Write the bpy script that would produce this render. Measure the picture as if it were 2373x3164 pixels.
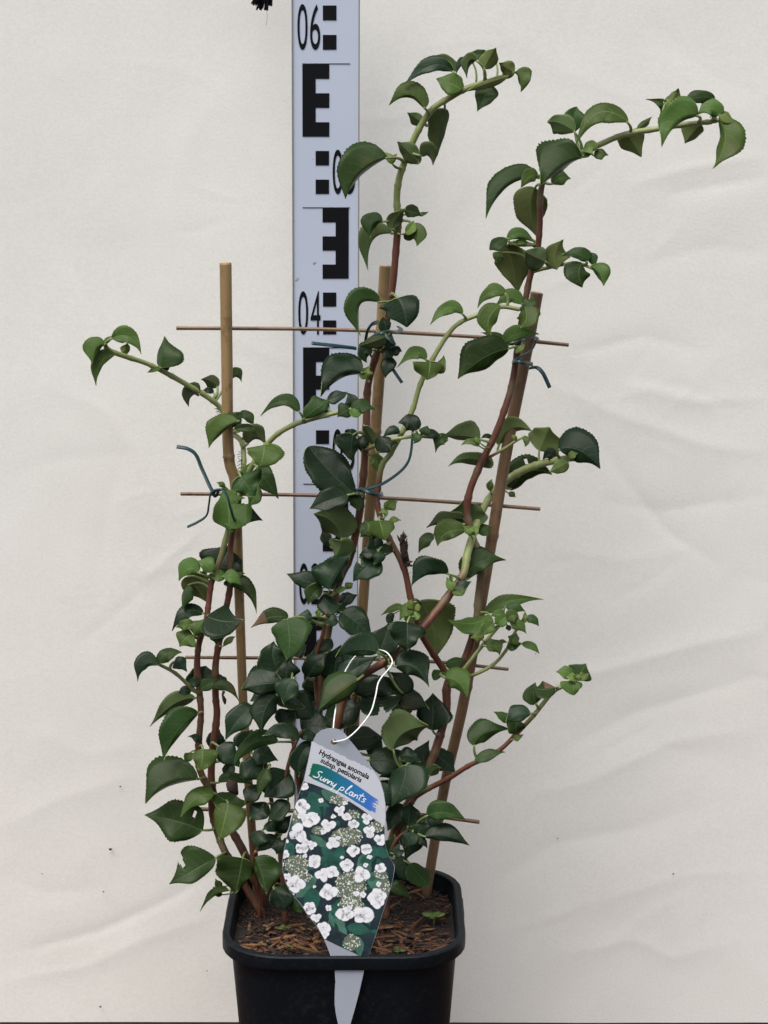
import bpy, bmesh, math, random
from mathutils import Vector, Matrix, noise

random.seed(7)
for o in list(bpy.data.objects): bpy.data.objects.remove(o)
scene = bpy.context.scene
C = scene.collection

# ------------------------------------------------------------------ camera
F_PX, CX, CY, PITCH = 6465.0, 1186.5, 1582.0, math.radians(11.7)
CAM = Vector((0.0, -1.359, 0.751))
cam = bpy.data.objects.new('camera', bpy.data.cameras.new('camera'))
C.objects.link(cam); scene.camera = cam
cam.location = CAM
cam.rotation_euler = (math.pi/2 - PITCH, 0, 0)
cam.data.lens = 36*F_PX/3164.0
cam.data.clip_start = 0.05; cam.data.clip_end = 50

# ------------------------------------------------------------------ light
SUN_EL, SUN_AZ = math.radians(64), math.radians(212)   # sun veiled by bright cloud, high over the camera's shoulder
w = bpy.data.worlds.new('World'); scene.world = w; w.use_nodes = True
nt = w.node_tree; nt.nodes.clear()
sky = nt.nodes.new('ShaderNodeTexSky'); sky.sky_type = 'NISHITA'; sky.sun_disc = False
sky.sun_elevation = SUN_EL; sky.sun_rotation = SUN_AZ
sky.air_density = 1.0; sky.dust_density = 6.0; sky.ozone_density = 1.0
bg = nt.nodes.new('ShaderNodeBackground'); bg.inputs['Strength'].default_value = 0.15
wo = nt.nodes.new('ShaderNodeOutputWorld')
veil = nt.nodes.new('ShaderNodeHueSaturation'); veil.inputs['Saturation'].default_value = .6   # thin cloud
nt.links.new(sky.outputs[0], veil.inputs['Color']); nt.links.new(veil.outputs[0], bg.inputs[0]); nt.links.new(bg.outputs[0], wo.inputs[0])
sd = bpy.data.lights.new('sun', 'SUN'); sd.energy = 1.5; sd.angle = math.radians(48); sd.color = (1, .985, .95)
sun = bpy.data.objects.new('sun', sd); C.objects.link(sun)
sdir = Vector((math.sin(SUN_AZ)*math.cos(SUN_EL), math.cos(SUN_AZ)*math.cos(SUN_EL), math.sin(SUN_EL)))
sun.rotation_euler = sdir.to_track_quat('Z', 'Y').to_euler(); sun.location = sdir*3
vs = scene.view_settings; vs.view_transform = 'Standard'; vs.look = 'None'; vs.gamma = 1; vs.use_curve_mapping = False
vs.exposure = 0.38

# ------------------------------------------------------------------ measuring helpers
CP, SP = math.cos(PITCH), math.sin(PITCH)
def ray(px, py):
    a, b = (px-CX)/F_PX, -(py-CY)/F_PX
    return Vector((a, CP + b*SP, -SP + b*CP))
def at(px, py, y):                       # the point of the photograph's pixel that stands y metres behind the pot's middle
    d = ray(px, py); return CAM + d*((y-CAM.y)/d.y)
def on_plane(px, py, p0, n):
    d = ray(px, py); return CAM + d*((p0-CAM).dot(n)/d.dot(n))
def mpp(p):                              # metres per photograph pixel at p
    v = p-CAM; return (v.y*CP - v.z*SP)/F_PX

# ------------------------------------------------------------------ materials
def new_mat(name):
    m = bpy.data.materials.new(name); m.use_nodes = True
    nt = m.node_tree; b = nt.nodes['Principled BSDF']
    return m, nt, b
def N(nt, t, **k):
    n = nt.nodes.new(t)
    for a, v in k.items():
        if a in n.inputs.keys(): n.inputs[a].default_value = v
        else: setattr(n, a, v)
    return n
def math_n(nt, op, a, b=None, clamp=False):
    n = nt.nodes.new('ShaderNodeMath'); n.operation = op; n.use_clamp = clamp
    for i, v in enumerate((a, b)):
        if v is None: continue
        if isinstance(v, (int, float)): n.inputs[i].default_value = v
        else: nt.links.new(v, n.inputs[i])
    return n.outputs[0]
def mixc(nt, fac, a, b, mode='MIX'):
    n = nt.nodes.new('ShaderNodeMix'); n.data_type = 'RGBA'; n.blend_type = mode
    for i, v in ((0, fac), (6, a), (7, b)):
        if isinstance(v, (int, float)): n.inputs[i].default_value = v
        elif isinstance(v, tuple): n.inputs[i].default_value = (*v, 1)
        else: nt.links.new(v, n.inputs[i])
    return n.outputs[2]
def simple(name, col, rough=.5, var=.25, scale=60, bump=0, spec=.5):
    m, nt, b = new_mat(name)
    tc = N(nt, 'ShaderNodeTexCoord'); nz = N(nt, 'ShaderNodeTexNoise', Scale=scale, Detail=5.0)
    nt.links.new(tc.outputs['Object'], nz.inputs['Vector'])
    c = mixc(nt, nz.outputs['Fac'], tuple(x*(1-var) for x in col), tuple(min(1, x*(1+var)) for x in col))
    nt.links.new(c, b.inputs['Base Color']); b.inputs['Roughness'].default_value = rough
    b.inputs['Specular IOR Level'].default_value = spec
    if bump:
        bp = N(nt, 'ShaderNodeBump', Strength=bump, Distance=.001); nt.links.new(nz.outputs['Fac'], bp.inputs['Height'])
        nt.links.new(bp.outputs[0], b.inputs['Normal'])
    return m

def leaf_mat(name, col, under):
    m, nt, b = new_mat(name)
    uv = N(nt, 'ShaderNodeUVMap'); sx = N(nt, 'ShaderNodeSeparateXYZ'); nt.links.new(uv.outputs[0], sx.inputs[0])
    t = sx.outputs[0]
    s = math_n(nt, 'MULTIPLY', math_n(nt, 'ABSOLUTE', math_n(nt, 'SUBTRACT', sx.outputs[1], .5)), 2)
    mid = math_n(nt, 'SUBTRACT', 1, math_n(nt, 'MULTIPLY', s, 17), clamp=True)
    ph = math_n(nt, 'SUBTRACT', math_n(nt, 'MULTIPLY', t, 6.5), math_n(nt, 'MULTIPLY', math_n(nt, 'POWER', s, 1.4), 1.5))
    pp = math_n(nt, 'ABSOLUTE', math_n(nt, 'SUBTRACT', math_n(nt, 'FRACT', math_n(nt, 'ADD', ph, 10)), .5))
    lat = math_n(nt, 'MULTIPLY', math_n(nt, 'SUBTRACT', 1, math_n(nt, 'MULTIPLY', pp, 13), clamp=True),
                 math_n(nt, 'SUBTRACT', 1, s, clamp=True))
    vein = math_n(nt, 'MAXIMUM', mid, math_n(nt, 'MULTIPLY', lat, .55))
    tc = N(nt, 'ShaderNodeTexCoord'); nz = N(nt, 'ShaderNodeTexNoise', Scale=70.0, Detail=6.0, Roughness=.65)
    nt.links.new(tc.outputs['Object'], nz.inputs['Vector'])
    oi = N(nt, 'ShaderNodeObjectInfo')
    dk = tuple(x*.68 for x in col); lt = tuple(x*1.32 for x in col)
    c = mixc(nt, nz.outputs['Fac'], dk, lt)
    hs = N(nt, 'ShaderNodeHueSaturation')
    nt.links.new(math_n(nt, 'ADD', .488, math_n(nt, 'MULTIPLY', oi.outputs['Random'], .03)), hs.inputs['Hue'])
    nt.links.new(math_n(nt, 'ADD', .72, math_n(nt, 'MULTIPLY', oi.outputs['Random'], .55)), hs.inputs['Value'])
    nt.links.new(c, hs.inputs['Color'])
    vc = tuple(x*2.2+.022 for x in col) if not under else tuple(x*1.35+.03 for x in col)
    c = mixc(nt, math_n(nt, 'MULTIPLY', vein, .75), hs.outputs[0], vc)
    # scattered pale specks, as dust and water marks
    vo = N(nt, 'ShaderNodeTexNoise', Scale=420.0, Detail=2.0); nt.links.new(tc.outputs['Object'], vo.inputs['Vector'])
    sp = math_n(nt, 'MULTIPLY', math_n(nt, 'SUBTRACT', vo.outputs['Fac'], .70, clamp=True), 3, clamp=True)
    c = mixc(nt, sp, c, (.22, .25, .20))
    n5 = N(nt, 'ShaderNodeTexNoise', Scale=26.0, Detail=4.0); nt.links.new(tc.outputs['Object'], n5.inputs['Vector'])
    bl = math_n(nt, 'MULTIPLY', math_n(nt, 'SUBTRACT', n5.outputs['Fac'], .66, clamp=True), 7, clamp=True)
    c = mixc(nt, math_n(nt, 'MULTIPLY', bl, .6), c, (.11, .085, .035))
    nt.links.new(c, b.inputs['Base Color'])
    b.inputs['Roughness'].default_value = .65 if under else .30
    b.inputs['Specular IOR Level'].default_value = .2 if under else (.17 if 'dark' in name else .11)
    h = math_n(nt, 'ADD', math_n(nt, 'MULTIPLY', vein, .8 if under else -.45), math_n(nt, 'MULTIPLY', nz.outputs['Fac'], .9))
    bp = N(nt, 'ShaderNodeBump', Strength=.45, Distance=.0007); nt.links.new(h, bp.inputs['Height'])
    nt.links.new(bp.outputs[0], b.inputs['Normal'])
    tr = N(nt, 'ShaderNodeBsdfTranslucent')
    nt.links.new(mixc(nt, .5, c, (col[0]*2.2, col[1]*2.2, col[2]*.8)), tr.inputs['Color'])
    ms = N(nt, 'ShaderNodeMixShader', Fac=.25); out = nt.nodes['Material Output']
    nt.links.new(b.outputs[0], ms.inputs[1]); nt.links.new(tr.outputs[0], ms.inputs[2]); nt.links.new(ms.outputs[0], out.inputs[0])
    return m
LEAFM = {
 'k': (leaf_mat('leaf_dark_top', (.013, .029, .012), False), leaf_mat('leaf_dark_under', (.066, .092, .038), True)),
 'm': (leaf_mat('leaf_mid_top', (.028, .054, .014), False), leaf_mat('leaf_mid_under', (.095, .135, .050), True)),
 'l': (leaf_mat('leaf_light_top', (.066, .112, .026), False), leaf_mat('leaf_light_under', (.145, .185, .062), True)),
 'y': (leaf_mat('leaf_young_top', (.115, .165, .042), False), leaf_mat('leaf_young_under', (.150, .210, .075), True)),
}
M_RIM = simple('leaf_margin', (.26, .33, .08), .6)
M_BROWN = simple('leaf_withered', (.075, .040, .020), .8, .5, 200, .6)
M_PET = simple('petiole_green', (.15, .20, .065), .5, .2, 120)

def stem_mat():
    m, nt, b = new_mat('stem_bark')
    at_ = N(nt, 'ShaderNodeAttribute', attribute_name='green')
    tc = N(nt, 'ShaderNodeTexCoord'); mp = N(nt, 'ShaderNodeMapping'); mp.inputs['Scale'].default_value = (260, 260, 40)
    nt.links.new(tc.outputs['Object'], mp.inputs[0])
    nz = N(nt, 'ShaderNodeTexNoise', Scale=1.0, Detail=5.0); nt.links.new(mp.outputs[0], nz.inputs['Vector'])
    n2 = N(nt, 'ShaderNodeTexNoise', Scale=38.0, Detail=3.0); nt.links.new(tc.outputs['Object'], n2.inputs['Vector'])
    br = mixc(nt, nz.outputs['Fac'], (.036, .012, .008), (.185, .066, .036))
    br = mixc(nt, math_n(nt, 'MULTIPLY', math_n(nt, 'SUBTRACT', n2.outputs['Fac'], .52, clamp=True), 4, clamp=True), br, (.16, .135, .075))
    gr = mixc(nt, nz.outputs['Fac'], (.15, .19, .060), (.27, .31, .12))
    fac = math_n(nt, 'ADD', at_.outputs['Fac'], math_n(nt, 'MULTIPLY', math_n(nt, 'SUBTRACT', n2.outputs['Fac'], .5), .5), clamp=True)
    c = mixc(nt, fac, br, gr); nt.links.new(c, b.inputs['Base Color']); b.inputs['Roughness'].default_value = .5
    bp = N(nt, 'ShaderNodeBump', Strength=.5, Distance=.0008); nt.links.new(nz.outputs['Fac'], bp.inputs['Height'])
    nt.links.new(bp.outputs[0], b.inputs['Normal'])
    return m
M_STEM = stem_mat()
def bamboo_mat(name, c0, c1):
    m, nt, b = new_mat(name)
    tc = N(nt, 'ShaderNodeTexCoord'); mp = N(nt, 'ShaderNodeMapping'); mp.inputs['Scale'].default_value = (420, 420, 9)
    nt.links.new(tc.outputs['Object'], mp.inputs[0])
    nz = N(nt, 'ShaderNodeTexNoise', Scale=1.0, Detail=6.0, Roughness=.7); nt.links.new(mp.outputs[0], nz.inputs['Vector'])
    n2 = N(nt, 'ShaderNodeTexNoise', Scale=16.0, Detail=4.0); nt.links.new(tc.outputs['Object'], n2.inputs['Vector'])
    f = math_n(nt, 'ADD', math_n(nt, 'MULTIPLY', nz.outputs['Fac'], .6), math_n(nt, 'MULTIPLY', n2.outputs['Fac'], .5))
    c = mixc(nt, f, c0, c1)
    n3 = N(nt, 'ShaderNodeTexNoise', Scale=55.0, Detail=5.0, Roughness=.7); nt.links.new(tc.outputs['Object'], n3.inputs['Vector'])
    c = mixc(nt, math_n(nt, 'MULTIPLY', math_n(nt, 'SUBTRACT', n3.outputs['Fac'], .54, clamp=True), 4.5, clamp=True), c, tuple(x*.55 for x in c0))
    nt.links.new(c, b.inputs['Base Color']); b.inputs['Roughness'].default_value = .5
    bp = N(nt, 'ShaderNodeBump', Strength=.3, Distance=.0006); nt.links.new(nz.outputs['Fac'], bp.inputs['Height'])
    nt.links.new(bp.outputs[0], b.inputs['Normal'])
    return m
M_CANE = bamboo_mat('bamboo_tan', (.10, .060, .024), (.35, .235, .105))
M_CANE2 = bamboo_mat('bamboo_weathered', (.055, .030, .018), (.27, .165, .085))
M_BAR = bamboo_mat('split_bamboo', (.050, .026, .016), (.24, .15, .080))
M_CUT = simple('bamboo_cut_end', (.42, .31, .19), .8)
M_TIE = simple('green_tie_plastic', (.004, .030, .036), .35, .3, 200)
M_BLACK = simple('black_plastic', (.0030, .0055, .0085), .50, .35, 45, .12, .16)
def dust(m):
    nt = m.node_tree; b = nt.nodes['Principled BSDF']; src = b.inputs['Base Color'].links[0].from_socket
    tc = N(nt, 'ShaderNodeTexCoord'); n1 = N(nt, 'ShaderNodeTexNoise', Scale=240.0, Detail=6.0, Roughness=.75); nt.links.new(tc.outputs['Object'], n1.inputs['Vector'])
    n2 = N(nt, 'ShaderNodeTexNoise', Scale=14.0, Detail=3.0); nt.links.new(tc.outputs['Object'], n2.inputs['Vector'])
    fa = math_n(nt, 'MULTIPLY', math_n(nt, 'SUBTRACT', n1.outputs['Fac'], .50, clamp=True), math_n(nt, 'SUBTRACT', n2.outputs['Fac'], .30, clamp=True))
    nt.links.new(mixc(nt, math_n(nt, 'MULTIPLY', fa, 2.4, clamp=True), src, (.10, .085, .065)), b.inputs['Base Color'])
dust(M_BLACK)
M_SOIL = simple('peat', (.0055, .0032, .0020), .95, .6, 120, .8)
M_BARK = [simple('bark_rust', (.095, .036, .014), .85, .5, 160, .5), simple('bark_dark', (.024, .011, .006), .85, .5, 160, .5),
          simple('bark_tan', (.165, .082, .034), .8, .4, 160, .5)]
M_INK = simple('black_ink', (.0045, .005, .007), .6, .2, spec=.12)
M_WIRE = simple('white_string', (.78, .78, .76), .6, .05)

def ruler_mat():
    m, nt, b = new_mat('staff_enamel')
    tc = N(nt, 'ShaderNodeTexCoord'); nz = N(nt, 'ShaderNodeTexNoise', Scale=9.0, Detail=6.0)
    nt.links.new(tc.outputs['Object'], nz.inputs['Vector'])
    c = mixc(nt, nz.outputs['Fac'], (.43, .485, .595), (.495, .55, .665))
    n2 = N(nt, 'ShaderNodeTexNoise', Scale=150.0, Detail=3.0); nt.links.new(tc.outputs['Object'], n2.inputs['Vector'])
    sp = math_n(nt, 'MULTIPLY', math_n(nt, 'SUBTRACT', n2.outputs['Fac'], .71, clamp=True), 12, clamp=True)
    c = mixc(nt, sp, c, (.2, .19, .17)); nt.links.new(c, b.inputs['Base Color']); b.inputs['Roughness'].default_value = .42
    return m
M_RULER = ruler_mat()
M_ALU = simple('staff_edge', (.20, .19, .17), .5, .2)

def fabric_mat():
    m, nt, b = new_mat('cream_fleece')
    tc = N(nt, 'ShaderNodeTexCoord')
    n1 = N(nt, 'ShaderNodeTexNoise', Scale=3.2, Detail=5.0); nt.links.new(tc.outputs['Object'], n1.inputs['Vector'])
    n2 = N(nt, 'ShaderNodeTexNoise', Scale=60.0, Detail=6.0); nt.links.new(tc.outputs['Object'], n2.inputs['Vector'])
    c = mixc(nt, n1.outputs['Fac'], (.805, .80, .745), (.865, .865, .83))
    c = mixc(nt, math_n(nt, 'MULTIPLY', n2.outputs['Fac'], .22), c, (.70, .675, .61))
    nf = N(nt, 'ShaderNodeTexNoise', Scale=520.0, Detail=2.0); nt.links.new(tc.outputs['Object'], nf.inputs['Vector'])
    c = mixc(nt, math_n(nt, 'MULTIPLY', math_n(nt, 'SUBTRACT', nf.outputs['Fac'], .35, clamp=True), .42), c, (.52, .50, .44))
    n3 = N(nt, 'ShaderNodeTexNoise', Scale=34.0, Detail=3.0, Distortion=1.0); nt.links.new(tc.outputs['Object'], n3.inputs['Vector'])
    sp = math_n(nt, 'MULTIPLY', math_n(nt, 'SUBTRACT', n3.outputs['Fac'], .765, clamp=True), 14, clamp=True)
    c = mixc(nt, math_n(nt, 'MULTIPLY', sp, .55), c, (.22, .19, .14))
    nt.links.new(c, b.inputs['Base Color']); b.inputs['Roughness'].default_value = .8; b.inputs['Specular IOR Level'].default_value = .25
    h = math_n(nt, 'ADD', math_n(nt, 'MULTIPLY', nf.outputs['Fac'], .8), n2.outputs['Fac'])
    bp = N(nt, 'ShaderNodeBump', Strength=.22, Distance=.0006); nt.links.new(h, bp.inputs['Height']); nt.links.new(bp.outputs[0], b.inputs['Normal'])
    tr = N(nt, 'ShaderNodeBsdfTranslucent'); nt.links.new(c, tr.inputs['Color']); nt.links.new(bp.outputs[0], tr.inputs['Normal'])
    ms = N(nt, 'ShaderNodeMixShader', Fac=.10); out = nt.nodes['Material Output']
    nt.links.new(b.outputs[0], ms.inputs[1]); nt.links.new(tr.outputs[0], ms.inputs[2]); nt.links.new(ms.outputs[0], out.inputs[0])
    return m
M_FABRIC = fabric_mat()
M_TABLE = simple('rusty_dark_steel', (.070, .030, .017), .8, .7, 55, .6, .1)

# ------------------------------------------------------------------ object helpers
def link(name, mesh, mats, parent=None):
    o = bpy.data.objects.new(name, mesh); C.objects.link(o)
    for m in (mats if isinstance(mats, (list, tuple)) else [mats]):
        if m.name not in [x.name for x in mesh.materials if x]: mesh.materials.append(m)
    if parent: o.parent = parent
    return o
def mesh_of(name, v, f, smooth=True, mi=None):
    me = bpy.data.meshes.new(name); me.from_pydata([tuple(p) for p in v], [], f); me.update()
    if smooth: me.polygons.foreach_set('use_smooth', [True]*len(me.polygons))
    if mi: me.polygons.foreach_set('material_index', mi)
    return me
def from_bm(name, bm, smooth=False):
    bmesh.ops.recalc_face_normals(bm, faces=bm.faces)
    me = bpy.data.meshes.new(name); bm.to_mesh(me); bm.free()
    if smooth: me.polygons.foreach_set('use_smooth', [True]*len(me.polygons))
    return me
def empty(name, label, cat, group=None):
    o = bpy.data.objects.new(name, None); C.objects.link(o); o.empty_display_size = .02
    return tag(o, label, cat, group)
def tag(o, label, cat, group=None):
    o['label'] = label; o['category'] = cat
    if group: o['group'] = group
    return o
def catmull(pts, sub):
    out = []
    n = len(pts)
    for i in range(n-1):
        p0, p1, p2, p3 = pts[max(i-1, 0)], pts[i], pts[i+1], pts[min(i+2, n-1)]
        for j in range(sub):
            t = j/sub
            out.append([.5*((2*b) + (c-a)*t + (2*a-5*b+4*c-d)*t*t + (3*b-a-3*c+d)*t**3) for a, b, c, d in zip(p0, p1, p2, p3)])
    out.append(list(pts[-1]))
    return out
def tube(pts, rad, seg=8, flat=None, cap=True):
    """pts: Vectors, rad: radii; flat=(a,b) squashes the section."""
    v, f = [], []
    T0 = (pts[1]-pts[0]).normalized(); U = T0.orthogonal().normalized()
    for i, p in enumerate(pts):
        T = (pts[min(i+1, len(pts)-1)]-pts[max(i-1, 0)]).normalized()
        U = (U - T*U.dot(T)).normalized(); W = T.cross(U)
        fa, fb = flat or (1, 1)
        for k in range(seg):
            a = 2*math.pi*k/seg
            v.append(p + (U*math.cos(a)*fa + W*math.sin(a)*fb)*rad[i])
    n = len(pts)
    for i in range(n-1):
        for k in range(seg):
            k2 = (k+1) % seg
            f.append((i*seg+k, i*seg+k2, (i+1)*seg+k2, (i+1)*seg+k))
    if cap:
        f.append(tuple(range(seg-1, -1, -1))); f.append(tuple((n-1)*seg+k for k in range(seg)))
    return v, f
TILE = {'1': (1000, 100, .42194), '2': (1450, 200, .5425), '3': (200, 950, .42194), '4': (750, 900, .42194), '5': (1250, 800, .42194),
        '6': (400, 1600, .42194), '7': (800, 1600, .42194), '8': (1200, 1550, .42194), 'A': (400, 2100, .36166), 'B': (1000, 2100, .36166),
        'G': (800, 2200, .30139), 'R': (600, 2600, .5425), 'P': (0, 0, 1)}
def px(tile, x, y):
    ox, oy, s = TILE[tile]; return ox+x*s, oy+y*s

# ================================================================== THE SETTING
# table the pot stands on
bm = bmesh.new()
bmesh.ops.create_cube(bm, size=1, matrix=Matrix.Translation((0, -.10, -.02)) @ Matrix.Diagonal((1.9, .72, .04, 1)))
bmesh.ops.bevel(bm, geom=bm.edges[:], offset=.004, segments=2, affect='EDGES')
t = link('table', from_bm('table', bm), M_TABLE); t['kind'] = 'structure'; t['label'] = 'dark rusty steel table top under the pot'

# cream fleece backdrop, hanging behind, with its folds in the mesh
CREASES = [ # pixel polyline, height mm (negative = valley), width px
 ([(1930, 575), (2130, 520), (2373, 478)], 1.7, 30), ([(2060, 600), (2373, 545)], -2.0, 40),
 ([(1400, 330), (1440, 560), (1330, 760)], 1.2, 60), ([(1680, 1180), (1930, 1290), (2200, 1380), (2373, 1400)], 2.4, 55),
 ([(1760, 1090), (1990, 1040), (2200, 1090)], -1.6, 50), ([(1800, 1290), (1930, 1480), (2060, 1640), (2240, 1760)], -2.6, 45),
 ([(1900, 1180), (2140, 1240), (2373, 1230)], 2.0, 45), ([(1620, 2140), (1900, 2060), (2150, 1990), (2373, 1945)], 2.6, 60),
 ([(1720, 2330), (1960, 2200), (2373, 2080)], -2.6, 70), ([(1560, 2470), (1800, 2420), (2080, 2290), (2330, 2250)], 2.0, 60),
 ([(1500, 2750), (1720, 2600), (1960, 2560), (2200, 2470)], -1.6, 60), ([(1500, 2900), (1800, 2800), (2120, 2700), (2373, 2690)], 1.6, 70),
 ([(0, 2560), (180, 2470), (420, 2390)], 1.6, 60), ([(60, 2940), (300, 2880), (520, 2780), (670, 2690)], -2.6, 35),
 ([(0, 3030), (260, 2990), (450, 2900), (660, 2830)], 2.0, 50), ([(120, 1180), (330, 1270), (430, 1420), (500, 1600)], 1.3, 50),
 ([(400, 1370), (330, 1550), (300, 1900)], -1.4, 60), ([(430, 1800), (560, 1690), (620, 1640)], 1.8, 25), ([(230, 2010), (480, 1790)], -1.2, 40),
 ([(120, 560), (190, 760), (310, 1000), (380, 1260)], -1.0, 30), ([(0, 1480), (180, 1420), (420, 1400)], -1.1, 70),
 ([(1850, 1540), (2030, 1580), (2373, 1530)], -1.8, 45), ([(1700, 1700), (1920, 1730), (2160, 1690)], 1.2, 60),
 ([(2100, 1100), (2210, 1300), (2270, 1560)], 1.5, 50), ([(1980, 820), (2200, 760), (2373, 790)], -1.4, 60),
 ([(1700, 2960), (1960, 2900), (2080, 2960), (2300, 2900)], 1.6, 45), ([(1290, 1480), (1450, 1760), (1700, 2000)], 1.0, 60),
 ([(700, 260), (560, 460), (520, 700)], .8, 70), ([(1500, 40), (1700, 200), (2000, 330)], .9, 60), ([(2000, 60), (2180, 220), (2350, 300)], -1.0, 60),
 ([(0, 2700), (140, 2760), (330, 2740)], -1.4, 60), ([(100, 2250), (260, 2330), (440, 2300)], 1.2, 60), ([(1130, 2090), (1330, 2200), (1500, 2180)], -1.2, 40)]
FY = .218
rc = random.Random(77)
for i in range(60):                      # smaller pressed-in creases, most of them low and to the right
    low = rc.random() < .72
    x, y = (rc.uniform(1450, 2450), rc.uniform(900, 3050)) if low and i % 4 else (rc.uniform(-50, 2400), rc.uniform(100, 3050))
    a = rc.gauss(-.25, .55); L = rc.uniform(120, 420); bnd = rc.uniform(-.35, .35)
    CREASES.append(([(x, y), (x+L*.5*math.cos(a), y+L*.5*math.sin(a)), (x+L*.5*(math.cos(a)+math.cos(a+bnd)), y+L*.5*(math.sin(a)+math.sin(a+bnd)))],
                    rc.choice((-1, 1))*rc.uniform(.25, .8), rc.uniform(8, 24)))
def build_backdrop():
    segs = []
    for pl, h, wd in CREASES:
        P = [at(x, y, FY) for x, y in pl]
        L = [0]
        for a, b in zip(P, P[1:]): L.append(L[-1]+(b-a).length)
        wm = wd*.62*mpp(P[0]); h *= .44
        for i, (a, b) in enumerate(zip(P, P[1:])):
            segs.append((a.x, a.z, b.x, b.z, L[i], L[i+1], L[-1], h*.001, wm))
    nx, nz = 520, 480
    x0, x1, z0, z1 = -.70, .70, .002, 1.30
    v, f = [], []
    for j in range(nz+1):
        for i in range(nx+1):
            x = x0+(x1-x0)*i/nx; z = z0+(z1-z0)*j/nz
            best = {}
            d = 0
            d += .0030*noise.noise((x*1.8, z*1.5, 3.1)) + .0008*noise.noise((x*6.5+z*2, z*6.5, 7.7))
            d += .00035*noise.noise((x*22-z*5, z*22+x*6, 9.3))
            if -.4 < x < .4 and z < 1.0:
                hs = {}
                for ax, az, bx, bz, l0, l1, lt, h, wm in segs:
                    dx, dz = bx-ax, bz-az
                    u = ((x-ax)*dx+(z-az)*dz)/(dx*dx+dz*dz); u = min(1, max(0, u))
                    ex, ez = x-ax-dx*u, z-az-dz*u
                    if abs(ex) > 4*wm or abs(ez) > 4*wm: continue
                    q = (ex*ex+ez*ez)**.5/wm
                    if q > 4: continue
                    s_ = (l0+(l1-l0)*u)/lt
                    val = h*math.exp(-q**1.1)*(math.sin(math.pi*min(1, max(0, s_)))**.5)
                    key = (lt, wm)
                    if abs(val) > abs(hs.get(key, 0)): hs[key] = val
                d += sum(hs.values())*.62
            v.append((x, FY-d + .03*max(0, z-1.0), z))
    for j in range(nz):
        for i in range(nx):
            a = j*(nx+1)+i; f.append((a, a+1, a+nx+2, a+nx+1))
    o = link('backdrop', mesh_of('backdrop', v, f), M_FABRIC)
    o['kind'] = 'structure'; o['label'] = 'creased cream fleece cloth hanging as backdrop'
build_backdrop()
for i, (x, y, r) in enumerate(((1275, 2232, 7), (1262, 2170, 2.5), (342, 2624, 4.5), (320, 2755, 2.5), (372, 2430, 3), (310, 3110, 3.5), (1722, 2590, 2.5), (2080, 2700, 2.5), (640, 3000, 2.5), (1655, 2020, 2), (1220, 2240, 2), (130, 2700, 2.2))):
    p = at(x, y, FY-.0028); bm = bmesh.new(); bmesh.ops.create_icosphere(bm, subdivisions=1, radius=r*mpp(p), matrix=Matrix.Translation(p) @ Matrix.Diagonal((1.3, .8, .7, 1)))
    for q in bm.verts: q.co += Vector((rc.uniform(-1, 1), 0, rc.uniform(-1, 1)))*r*.3*mpp(p)
    link('dirt_speck', from_bm('dirt_speck', bm), M_BARK[1], bpy.data.objects['backdrop'])

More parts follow.
